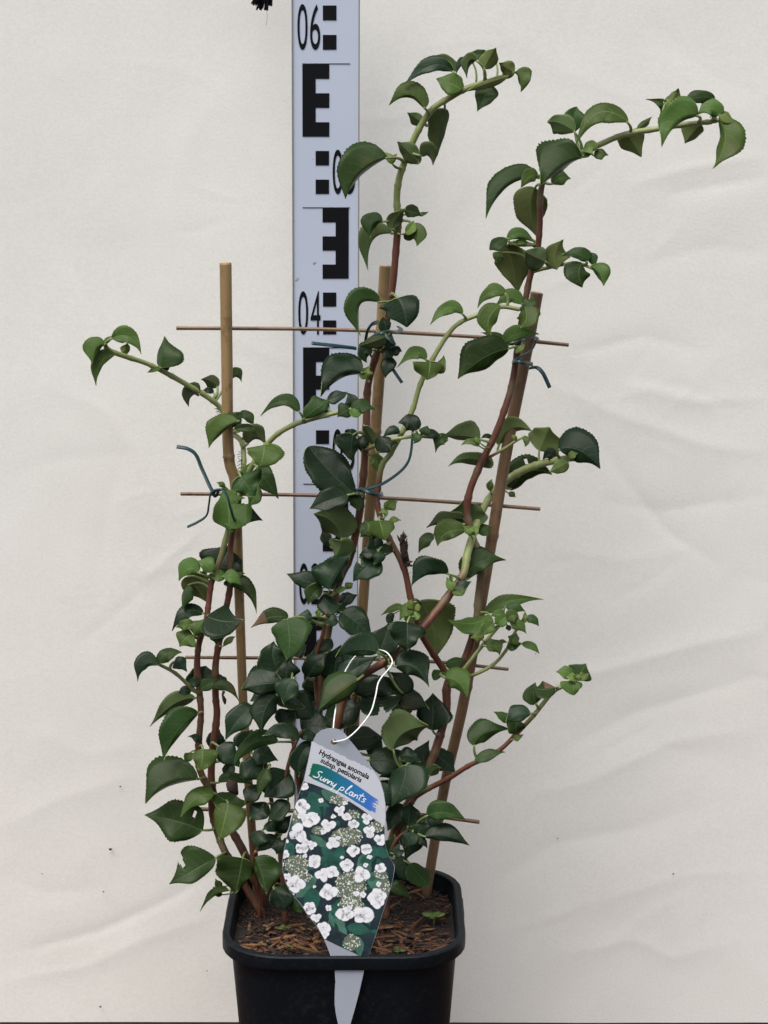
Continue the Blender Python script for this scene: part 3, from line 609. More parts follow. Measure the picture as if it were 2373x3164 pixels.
# ---- leaves: tile  base  mid  tip  left/right half width  depth before/behind its shoot (mm)  kind
LEAVES = """
1 950 285 790 240 595 385 40 50 0 k
1 960 290 900 205 750 190 30 32 8 ku
1 1010 420 920 370 825 340 62 58 -5 m
1 740 555 625 455 478 535 18 72 -8 m
1 1120 205 1060 215 1050 335 25 45 -8 ku
1 1060 190 1000 230 970 310 16 22 4 k
1 1205 150 1130 160 1060 150 30 26 10 k
1 1175 262 1215 185 1262 112 52 50 -6 mu
1 1395 290 1340 258 1285 222 44 42 -8 mu
1 1400 292 1440 340 1445 435 72 12 -4 m
1 1240 395 1180 470 1125 580 58 56 10 m
1 1350 322 1200 372 1050 430 26 22 -10 lu
1 745 680 680 632 612 588 38 32 12 ku
1 890 560 852 720 832 905 38 82 12 mu
1 705 955 620 872 542 800 52 48 -6 ku
1 715 905 775 895 800 975 62 14 -8 ku
1 465 915 265 1030 160 1220 15 150 -15 k
1 505 965 480 915 440 875 22 22 -8 y
1 500 960 510 920 540 890 16 16 -8 y
1 432 1385 360 1400 340 1505 25 64 -6 m
1 500 1440 525 1370 600 1290 44 40 -6 mu
1 590 1300 650 1315 718 1340 46 36 -2 m
1 690 1330 725 1330 766 1314 12 10 -2 m
1 660 1400 690 1470 682 1565 52 38 -6 l
1 500 1472 355 1525 325 1740 4 88 2 ku
1 600 1470 638 1430 660 1380 32 32 -10 y
1 590 1480 640 1482 692 1460 26 30 -8 ku
2 600 380 510 330 445 330 46 42 -4 mu
2 600 380 595 300 612 240 46 46 6 m
2 905 325 730 275 612 450 48 38 -6 m
2 640 530 528 575 403 690 18 128 -15 k
2 380 640 205 685 95 875 12 66 -4 m
2 390 630 340 642 295 700 26 44 -8 l
2 372 700 350 830 385 980 85 66 14 lu
2 475 680 520 642 578 650 30 30 -6 l
2 720 485 690 472 640 500 30 30 -10 y
2 712 522 750 508 792 516 24 24 -8 m
2 625 515 665 505 700 512 18 18 -10 l
2 890 388 930 440 980 525 60 56 8 mu
2 955 372 1000 332 1040 297 14 16 4 ku
2 1090 280 1095 222 1005 197 18 22 4 m
2 1110 230 1160 192 1190 132 26 44 4 mu
2 1300 290 1180 325 1097 465 14 94 -12 m
2 1400 190 1290 188 1208 226 26 32 -4 m
2 1432 292 1375 245 1300 285 36 44 -8 l
2 1420 310 1455 430 1388 590 84 28 -8 m
2 1320 340 1270 392 1228 448 32 46 8 mu
2 1425 258 1465 300 1515 326 18 22 -6 y
2 670 1120 620 1080 525 1085 20 38 -4 k
2 640 1130 622 1190 645 1268 46 66 -8 m
2 702 1142 702 1100 675 1065 20 20 0 m
2 690 1150 742 1190 765 1260 46 16 -6 m
2 500 1162 490 1080 535 995 50 54 -4 lu
2 435 1120 370 1092 310 1062 52 50 -8 ku
2 215 1000 280 958 365 1000 26 22 -4 m
2 215 990 152 1020 115 1055 36 26 -4 m
2 185 1070 160 1092 160 1125 30 22 0 m
2 210 1025 248 1150 275 1300 82 68 10 lu
2 330 1022 290 1008 242 1026 12 14 -2 m
3 290 270 225 298 205 420 32 66 -6 l
3 370 345 262 405 230 575 24 56 -4 m
3 290 275 312 236 345 210 16 16 -2 y
3 345 225 475 215 560 342 52 42 -6 m
3 420 332 446 300 456 258 26 24 4 lu
3 700 440 712 330 730 212 20 128 -4 m
3 700 440 650 456 603 478 12 12 -8 l
3 735 465 752 428 772 385 24 16 4 m
3 985 640 920 645 908 725 12 72 -2 ku
3 1120 582 1070 540 998 525 42 40 10 ku
3 1092 622 1050 606 1010 606 16 20 6 k
3 1225 520 1258 480 1295 543 38 22 10 k
3 1270 835 1150 890 1055 1030 20 86 -32 m
3 1290 850 1240 800 1203 768 58 40 -26 k
3 1280 768 1345 800 1385 872 30 26 -10 k
3 1340 1000 1402 945 1472 1005 62 16 -10 mu
3 1380 880 1300 880 1232 892 22 26 -28 k
3 1462 1008 1452 1090 1422 1168 112 100 -18 lv
3 1310 1240 1342 1180 1385 1125 28 26 -4 l
3 1290 1238 1335 1300 1388 1385 112 92 -26 kv
3 1410 1170 1475 1262 1565 1400 66 54 -6 k
3 1400 1290 1392 1380 1338 1450 42 46 -2 l
3 1200 1620 1202 1470 1160 1300 88 122 -14 mn
3 1160 1320 1148 1290 1112 1283 16 16 -10 m
3 1230 1525 1330 1518 1450 1560 58 48 2 kn
3 1200 1642 1222 1600 1245 1568 40 32 -14 m
4 415 880 290 798 130 915 34 38 -8 m
4 450 930 545 850 650 800 62 44 -8 m
4 618 785 690 770 770 738 36 36 4 k
4 790 860 745 880 693 920 36 52 -14 m
4 792 862 800 800 760 740 42 42 -10 k
4 795 862 865 845 970 862 46 36 -14 m
4 790 862 830 890 872 896 24 24 -16 l
4 875 595 712 605 572 772 24 108 -16 k
4 905 640 900 590 930 548 32 32 -14 y
4 1000 80 845 95 862 325 10 88 -14 m
4 1135 50 1180 140 1200 262 112 128 -20 kv
4 1062 292 1040 240 1030 183 42 34 -12 k
4 1050 330 960 368 850 402 42 36 -14 ku
4 950 430 888 448 908 522 44 46 -6 k
4 1092 480 1060 545 1045 634 42 40 -6 k
4 1110 450 1050 438 1002 442 30 32 -8 k
4 1090 450 1130 430 1165 440 26 26 -6 k
4 1100 410 1075 360 1095 300 30 30 -4 k
4 1340 500 1262 448 1128 560 34 34 -6 l
4 1370 518 1366 580 1350 648 74 108 -10 lv
4 1402 562 1442 528 1472 468 16 46 -2 l
4 1610 165 1500 118 1373 245 38 40 -4 l
4 1150 1040 1090 1022 1028 1072 22 30 -4 k
4 1270 1020 1220 958 1138 966 46 58 -6 k
4 1330 1052 1340 1020 1352 985 36 34 -8 m
4 1300 1050 1380 1040 1452 1058 30 26 -2 k
4 1502 1092 1442 1088 1412 1182 36 36 0 m
4 1250 1040 1268 1072 1250 1116 30 22 -8 m
4 805 1050 795 1140 800 1240 46 98 -10 kv
4 832 1062 800 1030 762 1018 16 22 -4 k
4 930 1098 880 1118 868 1180 30 40 -4 k
4 890 985 945 1085 1002 1182 26 18 -12 ku
4 1000 1180 1052 1108 1142 1112 46 52 -12 k
4 950 1200 982 1250 990 1332 36 36 -4 l
4 820 1480 640 1318 482 1138 112 112 -14 ko
4 770 1490 630 1528 488 1592 62 76 -22 k
4 862 1602 812 1520 750 1540 40 42 -14 m
4 722 1812 665 1695 520 1630 84 128 -6 mu
4 640 1872 610 1800 585 1750 32 32 2 k
4 1060 1600 1082 1560 1135 1538 36 36 -6 l
4 990 1690 920 1740 862 1802 52 56 -4 m
4 1000 1680 1022 1750 1042 1822 78 84 -12 lv
4 1075 1690 1110 1668 1160 1678 16 16 -6 y
4 1045 1650 1040 1610 1010 1590 16 18 -6 y
4 1000 1862 960 1822 925 1808 32 32 2 k
5 740 250 622 245 535 360 32 38 0 m
5 860 330 770 280 668 342 30 46 -10 l
5 860 350 912 320 940 285 40 42 -10 m
5 700 340 615 440 632 560 48 68 -14 l
5 880 360 892 430 850 510 80 48 -14 l
5 765 655 572 725 390 880 55 122 -16 k
5 735 610 832 545 985 552 48 32 -10 m
5 810 690 852 645 892 610 14 16 -16 y
5 740 582 650 552 558 540 22 16 4 k
5 550 1322 430 1298 280 1296 26 90 -4 mu
5 545 1370 482 1335 415 1365 16 22 -10 y
5 555 1350 530 1320 520 1300 14 14 -10 y
5 640 1310 600 1295 558 1316 12 16 2 k
5 637 1530 480 1462 320 1518 36 44 4 ku
5 690 1362 785 1240 932 1262 68 32 20 lu
5 985 1402 1022 1320 1062 1235 76 100 8 mu
5 820 1330 800 1300 790 1290 14 14 -8 y
5 870 1300 890 1330 880 1375 24 20 -8 l
5 770 1690 905 1555 1080 1580 108 44 8 mh
5 1100 1470 1060 1430 1012 1472 30 38 0 k
5 1130 1390 1285 1400 1432 1536 112 62 -8 k
5 1200 1490 1130 1530 1058 1562 32 32 -6 lu
5 1335 1345 1360 1350 1386 1372 18 16 0 k
5 1205 1460 1230 1430 1270 1425 22 22 -10 y
5 760 1716 786 1720 812 1746 16 16 -2 l
5 630 1700 625 1650 640 1612 20 20 -6 y
6 650 400 692 300 740 200 130 128 8 k
6 500 400 432 368 362 460 42 60 -6 l
6 600 400 560 342 498 318 40 50 -8 l
6 420 430 490 512 560 612 92 66 4 lu
6 430 490 402 570 390 670 46 12 6 m
6 700 440 640 420 568 430 32 36 -12 l
6 690 430 762 430 815 495 42 42 -14 l
6 780 420 810 408 846 405 14 14 -12 m
6 690 480 852 508 930 700 52 30 -4 m
6 540 700 410 690 312 830 42 38 2 k
6 470 800 410 780 342 802 30 36 -8 l
6 465 860 410 882 368 945 62 62 -8 l
6 470 850 512 790 555 735 46 36 -10 l
6 565 722 700 758 835 745 92 98 -14 k
6 590 830 632 870 632 930 50 34 -12 m
6 690 940 730 890 775 870 18 18 -6 y
6 220 1075 110 1070 60 1200 24 56 -6 k
6 215 1060 282 990 385 985 38 42 -4 m
6 330 1050 372 1060 420 1126 36 40 0 k
6 560 1230 550 1150 560 1085 92 82 6 k
6 520 1220 470 1200 422 1216 26 32 -8 k
6 520 1260 572 1215 642 1180 36 32 -10 m
6 590 1240 712 1230 800 1340 32 28 -8 m
6 640 1170 690 1190 722 1236 22 30 -2 k
6 450 1270 402 1260 362 1288 26 26 0 k
6 480 1320 320 1370 150 1530 32 56 4 mu
6 505 1430 350 1555 250 1780 28 108 -12 m
6 1160 740 1040 722 890 805 44 52 -4 mb
6 1150 740 1172 880 1158 1035 132 104 -20 mv
6 1090 1120 1050 1010 1060 905 88 82 -4 k
6 1160 1190 1150 1110 1182 1020 62 72 -14 k
6 1300 1165 1362 1070 1456 988 72 62 -10 k
6 1110 1210 960 1212 820 1258 62 96 -18 k
6 1190 1175 1152 1262 1135 1370 66 66 -24 k
6 1080 1290 990 1400 968 1575 58 76 -18 k
6 910 1400 800 1468 705 1625 66 76 -18 k
6 650 1670 732 1740 815 1830 62 52 -18 k
6 540 1695 532 1770 515 1850 84 70 -14 lv
6 520 1640 490 1605 428 1600 22 26 -4 k
6 440 1720 430 1755 420 1792 30 30 -6 l
6 650 1680 640 1612 660 1550 62 52 4 k
6 1090 1640 902 1648 765 1818 38 62 -18 m
6 1240 1620 1110 1562 972 1596 34 56 -20 k
6 1360 1622 1290 1590 1222 1602 28 38 -26 k
6 1330 1640 1245 1760 1240 1900 54 58 -22 k
6 1120 1520 1152 1460 1212 1408 62 62 -10 k
6 1380 1560 1312 1490 1245 1425 48 56 -10 k
6 1070 1290 1172 1340 1282 1390 52 52 -4 k
6 1390 1480 1350 1410 1380 1340 46 46 -6 k
6 1480 890 1402 950 1328 1000 42 42 -6 k
6 1200 1000 1240 960 1300 930 46 46 -2 k
6 870 1690 860 1620 900 1550 60 60 4 k
7 598 165 592 225 553 290 86 72 -14 mu
7 515 525 578 402 685 252 132 34 -26 k
7 470 480 340 458 203 410 48 60 -10 k
7 465 510 402 550 360 636 38 52 -14 m
7 470 560 525 632 605 632 48 66 -12 k
7 880 300 772 370 690 465 72 72 -8 kn
7 870 240 800 250 735 272 32 40 -10 k
7 860 230 850 180 838 130 42 42 -8 k
7 885 230 932 224 986 246 26 26 -8 k
7 870 245 872 290 838 336 36 42 -12 k
7 560 600 650 590 722 560 40 32 6 k
7 640 520 660 490 690 480 22 22 -10 y
7 560 545 600 520 640 505 16 16 -14 y
7 390 720 340 714 288 712 36 36 -6 k
7 520 740 472 748 420 792 32 32 -8 k
7 500 742 542 750 588 762 36 36 -8 k
7 420 710 432 690 430 665 16 16 -6 l
7 580 700 600 660 645 640 30 30 -4 k
7 600 690 722 768 835 882 78 72 -14 k
7 870 985 722 958 560 1022 38 102 -26 k
7 872 985 922 880 950 768 84 86 0 k
7 1085 765 1085 870 1085 970 98 108 -26 kv
7 1070 650 982 664 892 714 16 22 -8 l
7 1110 640 1072 670 1030 750 42 32 -12 l
7 1130 660 1110 620 1120 598 26 26 -14 y
7 1140 670 1165 650 1188 660 20 20 -14 y
7 1130 690 1150 720 1140 745 24 24 -14 y
7 990 700 960 740 985 790 22 26 -4 k
7 1180 610 1272 800 1300 1012 150 132 14 lu
7 1385 410 1235 392 1118 502 18 88 -12 k
7 1420 530 1400 480 1375 435 26 26 -8 y
7 1430 500 1490 490 1556 465 32 30 -10 k
7 1420 542 1470 540 1522 520 16 22 -12 l
7 1400 450 1410 430 1420 420 12 12 -8 y
7 1000 1090 1135 1085 1245 1240 86 58 -16 k
7 560 1180 560 1060 602 930 82 62 -6 k
7 580 1180 702 1100 872 1010 62 62 -10 k
7 725 1185 590 1270 438 1408 52 100 -36 m
7 700 1290 882 1248 1076 1306 92 44 -10 k
7 740 1310 880 1340 1062 1292 34 82 -4 kn
7 1060 1290 1042 1200 960 1130 42 62 2 k
7 740 1370 602 1430 440 1532 82 72 -4 k
8 610 200 572 82 560 -12 112 112 8 mu
8 560 130 422 130 278 192 22 46 4 ku
8 572 210 430 225 360 326 38 74 -12 l
8 330 240 272 280 222 376 36 38 -4 m
8 660 230 702 195 756 180 30 40 4 m
8 600 240 585 205 550 180 24 24 -14 y
8 610 240 630 205 660 180 26 26 -14 y
8 605 245 600 215 610 190 22 22 -16 y
8 580 570 662 440 862 428 82 48 8 m
8 710 820 882 722 1136 716 38 36 6 l
8 745 830 612 888 432 865 72 34 -8 l
8 770 890 722 930 668 992 32 42 -8 l
8 690 1012 650 985 604 1000 26 32 -6 y
8 860 850 800 820 748 842 26 28 -4 l
8 870 860 912 830 956 850 36 36 -10 l
8 890 880 952 900 1010 968 36 32 -10 l
8 860 762 932 774 1002 802 32 26 -2 m
8 800 900 830 860 880 830 34 34 -10 l
8 870 905 882 925 880 946 16 16 -6 m
8 1010 850 1062 860 1102 914 22 26 -4 m
8 990 880 1000 845 1000 800 16 16 -4 y
8 900 1032 920 1000 940 964 32 32 -8 l
8 978 1042 1052 1055 1104 1114 22 22 -4 l
8 880 1080 922 1050 982 1040 26 22 -6 m
8 715 1060 782 1060 815 1126 46 38 -8 l
8 800 1032 832 1020 872 1030 12 12 -4 l
8 410 1290 512 1318 575 1434 78 42 -20 l
8 420 1200 492 1165 572 1150 26 36 2 k
8 320 1280 360 1260 410 1250 30 30 -6 k
8 1080 1480 1062 1400 1076 1324 56 52 -4 m
8 1220 1360 1132 1372 1058 1362 58 42 -8 mc
8 1380 1292 1412 1240 1445 1185 72 62 2 m
8 1350 1262 1290 1240 1228 1246 36 36 -4 l
8 1365 1295 1335 1280 1304 1285 22 22 -8 y
8 1390 1290 1425 1275 1462 1258 24 24 -8 y
8 1352 1318 1352 1362 1364 1416 58 66 -8 lv
8 1380 1310 1390 1280 1380 1262 16 16 -10 y
8 1040 1550 952 1558 862 1618 38 62 -10 k
8 890 1590 840 1560 768 1538 32 22 2 k
8 940 1690 932 1630 952 1580 52 52 -2 k
8 625 1785 702 1688 882 1664 78 44 -4 m
8 920 1740 950 1720 990 1705 18 16 -6 y
A 585 850 322 885 140 1062 22 168 -16 m
A 625 1290 400 1202 130 1155 112 158 -12 mh
A 720 985 572 1008 438 1170 54 62 -20 l
A 740 975 862 1038 1030 1036 62 72 -12 m
A 845 1055 812 1200 770 1366 142 92 -22 lv
A 735 1522 552 1622 340 1746 78 142 -14 mn
A 965 1525 942 1660 905 1822 92 186 -26 mv
A 1070 1515 1132 1660 1165 1832 132 36 -20 m
A 850 1802 722 1818 603 1982 18 28 -10 l
A 790 1840 750 1800 715 1770 26 26 -6 m
A 1230 1790 1302 1880 1320 1986 82 72 -22 k
A 1385 1855 1425 1920 1482 1986 52 42 -22 m
A 795 1770 760 1740 735 1700 26 26 -4 l
A 960 700 1052 760 1142 872 92 84 -4 k
A 760 880 902 838 1080 922 44 24 -10 m
A 1190 760 1132 852 1095 986 52 34 -18 m
A 1370 800 1262 900 1150 1002 112 112 2 k
A 1100 900 1032 980 988 1062 62 52 -4 k
A 1180 1060 1102 1120 1028 1202 72 62 -8 k
A 1360 1040 1272 1110 1188 1192 62 54 -10 k
A 1260 1300 1312 1230 1382 1158 62 54 -12 k
A 1190 1210 1212 1250 1242 1302 52 52 -14 k
A 1130 1290 1102 1360 1090 1442 62 52 -14 k
A 1270 1350 1172 1400 1078 1476 34 54 -14 k
A 1270 1370 1272 1430 1254 1490 46 46 -16 k
A 880 720 842 770 808 832 46 46 -2 k
A 1060 620 1162 640 1272 692 62 62 0 k
B 590 602 682 458 896 394 150 88 -6 mu
B 925 430 935 280 930 118 102 106 -10 k
B 480 640 412 570 328 540 62 82 0 k
B 390 690 582 690 812 727 102 98 -16 k
B 705 730 682 880 578 1086 150 104 -20 k
B 900 782 852 660 902 518 84 62 -2 k
B 650 660 742 650 832 700 52 52 -2 k
B 905 822 952 770 1002 755 42 36 -4 ku
B 720 1252 732 1140 742 1038 62 62 -6 k
B 790 1332 832 1240 862 1158 66 66 -10 k
B 885 1160 1032 1128 1212 1196 76 48 -14 m
B 865 1345 1042 1328 1246 1416 82 36 -16 k
B 760 1302 732 1360 698 1436 52 52 -12 k
B 780 1360 842 1375 886 1442 32 28 -12 k
B 690 1080 612 1160 548 1292 82 82 -2 k
B 540 1482 592 1400 602 1328 62 62 -2 k
B 600 1490 642 1470 692 1454 26 32 -6 k
B 600 1530 692 1620 770 1746 72 62 -6 k
B 740 1570 832 1680 912 1752 62 72 -10 m
B 560 1760 642 1788 742 1872 52 42 -6 m
B 1290 702 1402 640 1552 618 42 32 -8 m
B 500 880 535 980 560 1060 60 50 0 k
"""
def smooth(a, b, x):
    u = min(1, max(0, (x-a)/(b-a))); return u*u*(3-2*u)
def build_leaf(tile, b, m, t, wl, wr, d, fl, idx, absd=None):
    rnd = random.Random(idx*13+5)
    s = TILE[tile][2]
    B, Mi, T = (px(tile, *q) for q in (b, m, t))
    near = min(STEMS, key=lambda q: (q[0]-B[0])**2+(q[1]-B[1])**2)
    nd = math.hypot(near[0]-B[0], near[1]-B[1])
    y0 = (near[2] if nd < 170 else .012) + d*.001 if absd is None else absd
    u_ = 'u' in fl; kind = fl[0]
    if tile in '1235' and kind == 'm' and rnd.random() < .55: kind = 'l'      # the free shoots carry younger leaves
    elif tile in '12358' and kind == 'k' and rnd.random() < .6: kind = 'm'
    P0 = at(*B, y0)
    def dep(q):
        z = at(*q, y0).z-P0.z
        return y0 + max(-.022, min(.022, z*(-.22 if u_ else .42)))
    PM, PT = at(*Mi, dep(Mi)), at(*T, dep(T))
    PM.y += -.0015 if not u_ else .001
    Cc = PM*2-(P0+PT)*.5
    n = 42 if s*max(wl, wr) > 22 else (30 if s*max(wl, wr) > 9 else 18)
    cols = (-1, -.74, -.42, -.10, 0, .10, .42, .74, 1)
    wl_, wr_ = 1.26*wl*s*mpp(PM), 1.26*wr*s*mpp(PM); Wm = max(wl_, wr_)
    fold = rnd.uniform(.10, .46); tilt = rnd.uniform(.35, .75)*(-.6 if u_ else 1)
    if 'v' in fl: fold = .35
    pe, pk = rnd.uniform(.66, .86), rnd.uniform(.66, .88)
    wav, wph, wfr = rnd.uniform(.04, .13), rnd.uniform(0, 6), rnd.uniform(7, 15)
    twist, crown = rnd.uniform(-.7, .7), rnd.uniform(.0, .16); nz1, nz2 = rnd.uniform(0, 99), rnd.uniform(0, 99)
    flip = -1 if u_ else 1
    top, nrm = [], []
    for i in range(n+1):
        q = i/n
        A = (1-q)**2; Bq = 2*q*(1-q); Cq = q*q
        p = P0*A+Cc*Bq+PT*Cq
        tg = ((Cc-P0)*(1-q)+(PT-Cc)*q).normalized()
        V = (CAM-p).normalized(); Ls = V.cross(tg).normalized(); Nn = tg.cross(Ls).normalized()
        qq = min(.9985, max(.0012, q))
        if 'v' in fl: wv = math.sin(math.pi*qq**.56)**.80
        elif 'o' in fl: wv = math.sin(math.pi*qq**1.05)**.55
        else: wv = math.sin(math.pi*qq**pe)**pk*(1-.5*smooth(.60, 1, qq))*1.05
        if 0 < i < n: saw = 1+(.026 if i % 2 else -.020)*rnd.uniform(.2, 1.7)
        else: saw = 1
        for c in cols:
            a = abs(c); ww = wl_ if c < 0 else wr_          # cols<0 : left half
            sd = Ls if c < 0 else -Ls
            k = saw if a == 1 else 1
            lat = ww*wv*a*k*(1+.32*a*noise.noise((q*3.2, nz1 if c < 0 else nz2, .5)))
            hid = max(0, Wm*Wm-ww*ww)**.5*.62
            dz = -tilt*lat*sd.z + flip*fold*Wm*wv*a**1.05*(1 if 'u' not in fl else .8) - hid*wv*a - crown*Wm*wv*a*a*flip
            dz += wav*Wm*a*a*math.sin(q*wfr+wph+(2.3 if c < 0 else 0)) + twist*(q-.5)*lat*(1 if c < 0 else -1)
            top.append(p+sd*lat+Nn*dz); nrm.append(Nn)
    nc = len(cols)
    # true surface normals for the thickness
    th = .00036
    sn = []
    for i in range(n+1):
        for j in range(nc):
            g = lambda a_, b_: top[min(n, max(0, a_))*nc+min(nc-1, max(0, b_))]
            e1 = g(i+1, j)-g(i-1, j); e2 = g(i, j+1)-g(i, j-1)
            nn = e1.cross(e2)
            nn = nn.normalized() if nn.length > 1e-12 else nrm[i*nc+j]
            if nn.dot(nrm[i*nc+j]) < 0: nn = -nn
            sn.append(nn)
    A_ = [p+q*th*.5 for p, q in zip(top, sn)]; B_ = [p-q*th*.5 for p, q in zip(top, sn)]
    v = A_+B_; off = len(A_)
    f, mi, uvq = [], [], []
    skip = set()
    if 'n' in fl:
        i0 = int(n*rnd.uniform(.35, .6)); side = 0 if wl > wr else nc-2
        for i in range(i0, i0+5):
            skip.add((i, side))
        for i in range(i0+1, i0+4): skip.add((i, side+(1 if side == 0 else -1)))
    if 'h' in fl:
        i0 = int(n*(.22 if tile == 'A' else .5)); jj = 1 if wl > wr else nc-3
        skip |= {(i0, jj), (i0+1, jj)}
    front, back = (0, 1) if not u_ else (1, 0)
    def uvof(k): i, j = divmod(k % off, nc); return (i/n, .5+.5*cols[j])
    for i in range(n):
        for j in range(nc-1):
            if (i, j) in skip: continue
            a, b2, c2, d2 = i*nc+j, i*nc+j+1, (i+1)*nc+j+1, (i+1)*nc+j
            br = ('b' in fl and i > n*.62) or ('c' in fl and i < n*.4 and j > 4)
            f.append((a, b2, c2, d2)); mi.append(3 if br else front)
            f.append((off+d2, off+c2, off+b2, off+a)); mi.append(3 if br else back)
            for (e, g_, k1, k2) in (((i, j-1), 'l', a, d2), ((i, j+1), 'r', b2, c2), ((i-1, j), 'b', a, b2), ((i+1, j), 't', d2, c2)):
                if e in skip or e[1] < 0 or e[1] > nc-2 or e[0] < 0 or e[0] > n-1:
                    f.append((k1, k2, off+k2, off+k1)); mi.append(2)
    bmx = bpy.data.meshes.new('leaf'); bmx.from_pydata([tuple(p) for p in v], [], f)
    uvl = bmx.uv_layers.new(name='UVMap')
    for lp in bmx.loops: uvl.data[lp.index].uv = uvof(lp.vertex_index)
    bmx.polygons.foreach_set('material_index', mi); bmx.polygons.foreach_set('use_smooth', [True]*len(f))
    bb = bmesh.new(); bb.from_mesh(bmx); bmesh.ops.recalc_face_normals(bb, faces=bb.faces); bb.to_mesh(bmx); bb.free(); bmx.update()
    top_m, bot_m = LEAFM[kind]
    o = link('bud' if kind == 'y' else ('leaflet' if s*max(wl, wr) < 9.5 else 'leaf'), bmx, [top_m, bot_m, M_RIM, M_BROWN], plant)
    # stalk
    if 6 < nd < 165 and absd is None:
        S = at(near[0], near[1], near[2]); d0 = (P0-PM).normalized()
        ctl = P0.lerp(S, .45)+d0*min(.008, (P0-S).length*.35)
        pts = [S*((1-q)**2)+ctl*(2*q*(1-q))+P0.lerp(PM, .06)*(q*q) for q in [i/7 for i in range(8)]]
        r = .0006 if s*max(wl, wr) < 14 else .00098
        vv, ff = tube(pts, [r*(1.25-.5*i/7) for i in range(8)], 6)
        link('petiole', mesh_of('petiole', vv, ff), M_PET, o)
    return o
nl = 0
for ln in LEAVES.strip().splitlines():
    q = ln.split(); a = [float(x) for x in q[1:10]]
    build_leaf(q[0], a[0:2], a[2:4], a[4:6], a[6], a[7], a[8], q[10], nl); nl += 1

rf = random.Random(42); inner = []
for i in range(26):                      # the crowded inner leaves of the bush
    x, y = rf.uniform(850, 1330), rf.uniform(2010, 2620)
    if y < 2120 and x > 1150: continue
    a = rf.uniform(0, 6.28); L = rf.uniform(90, 140); 
    e = (x+L*math.cos(a), y+L*.8*math.sin(a)+25)
    inner.append(build_leaf('P', (x, y), ((x+e[0])/2, (y+e[1])/2-8), e, rf.uniform(24, 36), rf.uniform(24, 36), rf.uniform(4, 16), 'k', 1000+i))

bm = bmesh.new()
for o in inner:
    bm.from_mesh(o.data)
    for ch in list(o.children): bpy.data.objects.remove(ch)
    bpy.data.objects.remove(o)
me = bpy.data.meshes.new('inner_foliage'); bm.to_mesh(me); bm.free()
o = link('inner_foliage', me, [*LEAFM['k'], M_RIM, M_BROWN], plant); o['kind'] = 'stuff'

# leaf scars, aerial rootlets and a withered shoot on the stems
def spikes(name, pts, mat, L, seed, r=.00025):
    rnd = random.Random(seed); vv, ff = [], []
    for x, y, d, sx in pts:
        p = at(x, y, d*.001)
        q = p+Vector((sx*rnd.uniform(.5, 1.1), rnd.uniform(-.6, .2), rnd.uniform(-.5, .7))).normalized()*L*rnd.uniform(.5, 1.1)
        v, f = tube([p, p.lerp(q, .5)+Vector((0, 0, rnd.uniform(-.2, .2)*L)), q], [r, r*.8, r*.3], 4)
        k = len(vv); vv += v; ff += [tuple(i+k for i in g) for g in f]
    return link(name, mesh_of(name, vv, ff), mat, plant)
rr_ = random.Random(5)
o = spikes('aerial_roots', [(1250+18*u+rr_.uniform(-3, 3), 1740+150*u, 9, 1) for u in [i/13 for i in range(14)]], M_BARK[0], .0035, 1); o['kind'] = 'stuff'
o = spikes('aerial_roots', [(735+rr_.uniform(-3, 6), 1395+80*i/16, 34, 1) for i in range(17)], M_BARK[1], .0035, 2); o['kind'] = 'stuff'
o = spikes('aerial_roots', [(672+i*1.2, 1262+14*i/6, 58, -1) for i in range(8)], M_BARK[1], .003, 3); o['kind'] = 'stuff'
o = spikes('aerial_roots', [(1385+rr_.uniform(-2, 2), 2130+120*i/10, 24, 1) for i in range(9)], M_BARK[0], .0022, 4); o['kind'] = 'stuff'
v, f = tube([at(1258, 1745, .008), at(1250, 1715, .004), at(1244, 1680, .004), at(1242, 1652, .004)], [.0022, .0026, .0022, .0012], 7)
wsh = link('withered_shoot', mesh_of('withered_shoot', v, f), M_BARK[1], plant)
vv, ff = [], []
for i in range(34):
    u = i/33; p = at(1256-12*u+rr_.uniform(-7, 7), 1745-78*u, .003+rr_.uniform(-.002, .002))
    q = p+Vector((rr_.uniform(-.55, .55), rr_.uniform(-.4, .3), rr_.uniform(.5, 1.1))).normalized()*rr_.uniform(.003, .0075)
    if i < 5: q = p+Vector((rr_.uniform(.2, .9), -.2, rr_.uniform(-.7, .3))).normalized()*.004
    v, f = tube([p, p.lerp(q, .5), q], [.0006, .0010, .0002], 5, (1, .4)); k = len(vv); vv += v; ff += [tuple(a+k for a in g) for g in f]
o = link('dry_bud_scales', mesh_of('dry_bud_scales', vv, ff), M_BARK[1], plant); o['kind'] = 'stuff'
v, f = tube([at(*px('6', 690, 1270), .02), at(*px('6', 682, 1300), .02), at(*px('6', 695, 1335), .02), at(*px('6', 700, 1365), .02)], [.0012, .0008, .0016, .0006], 5)
link('withered_shred', mesh_of('withered_shred', v, f), M_BARK[1], plant)
v, f = tube([at(*px('A', 840, 870), .0), at(*px('A', 880, 910), .0), at(*px('A', 925, 985), .0)], [.0022, .005, .0008], 6, (1, .15))
link('withered_leaf', mesh_of('withered_leaf', v, f), M_BARK[1], plant)

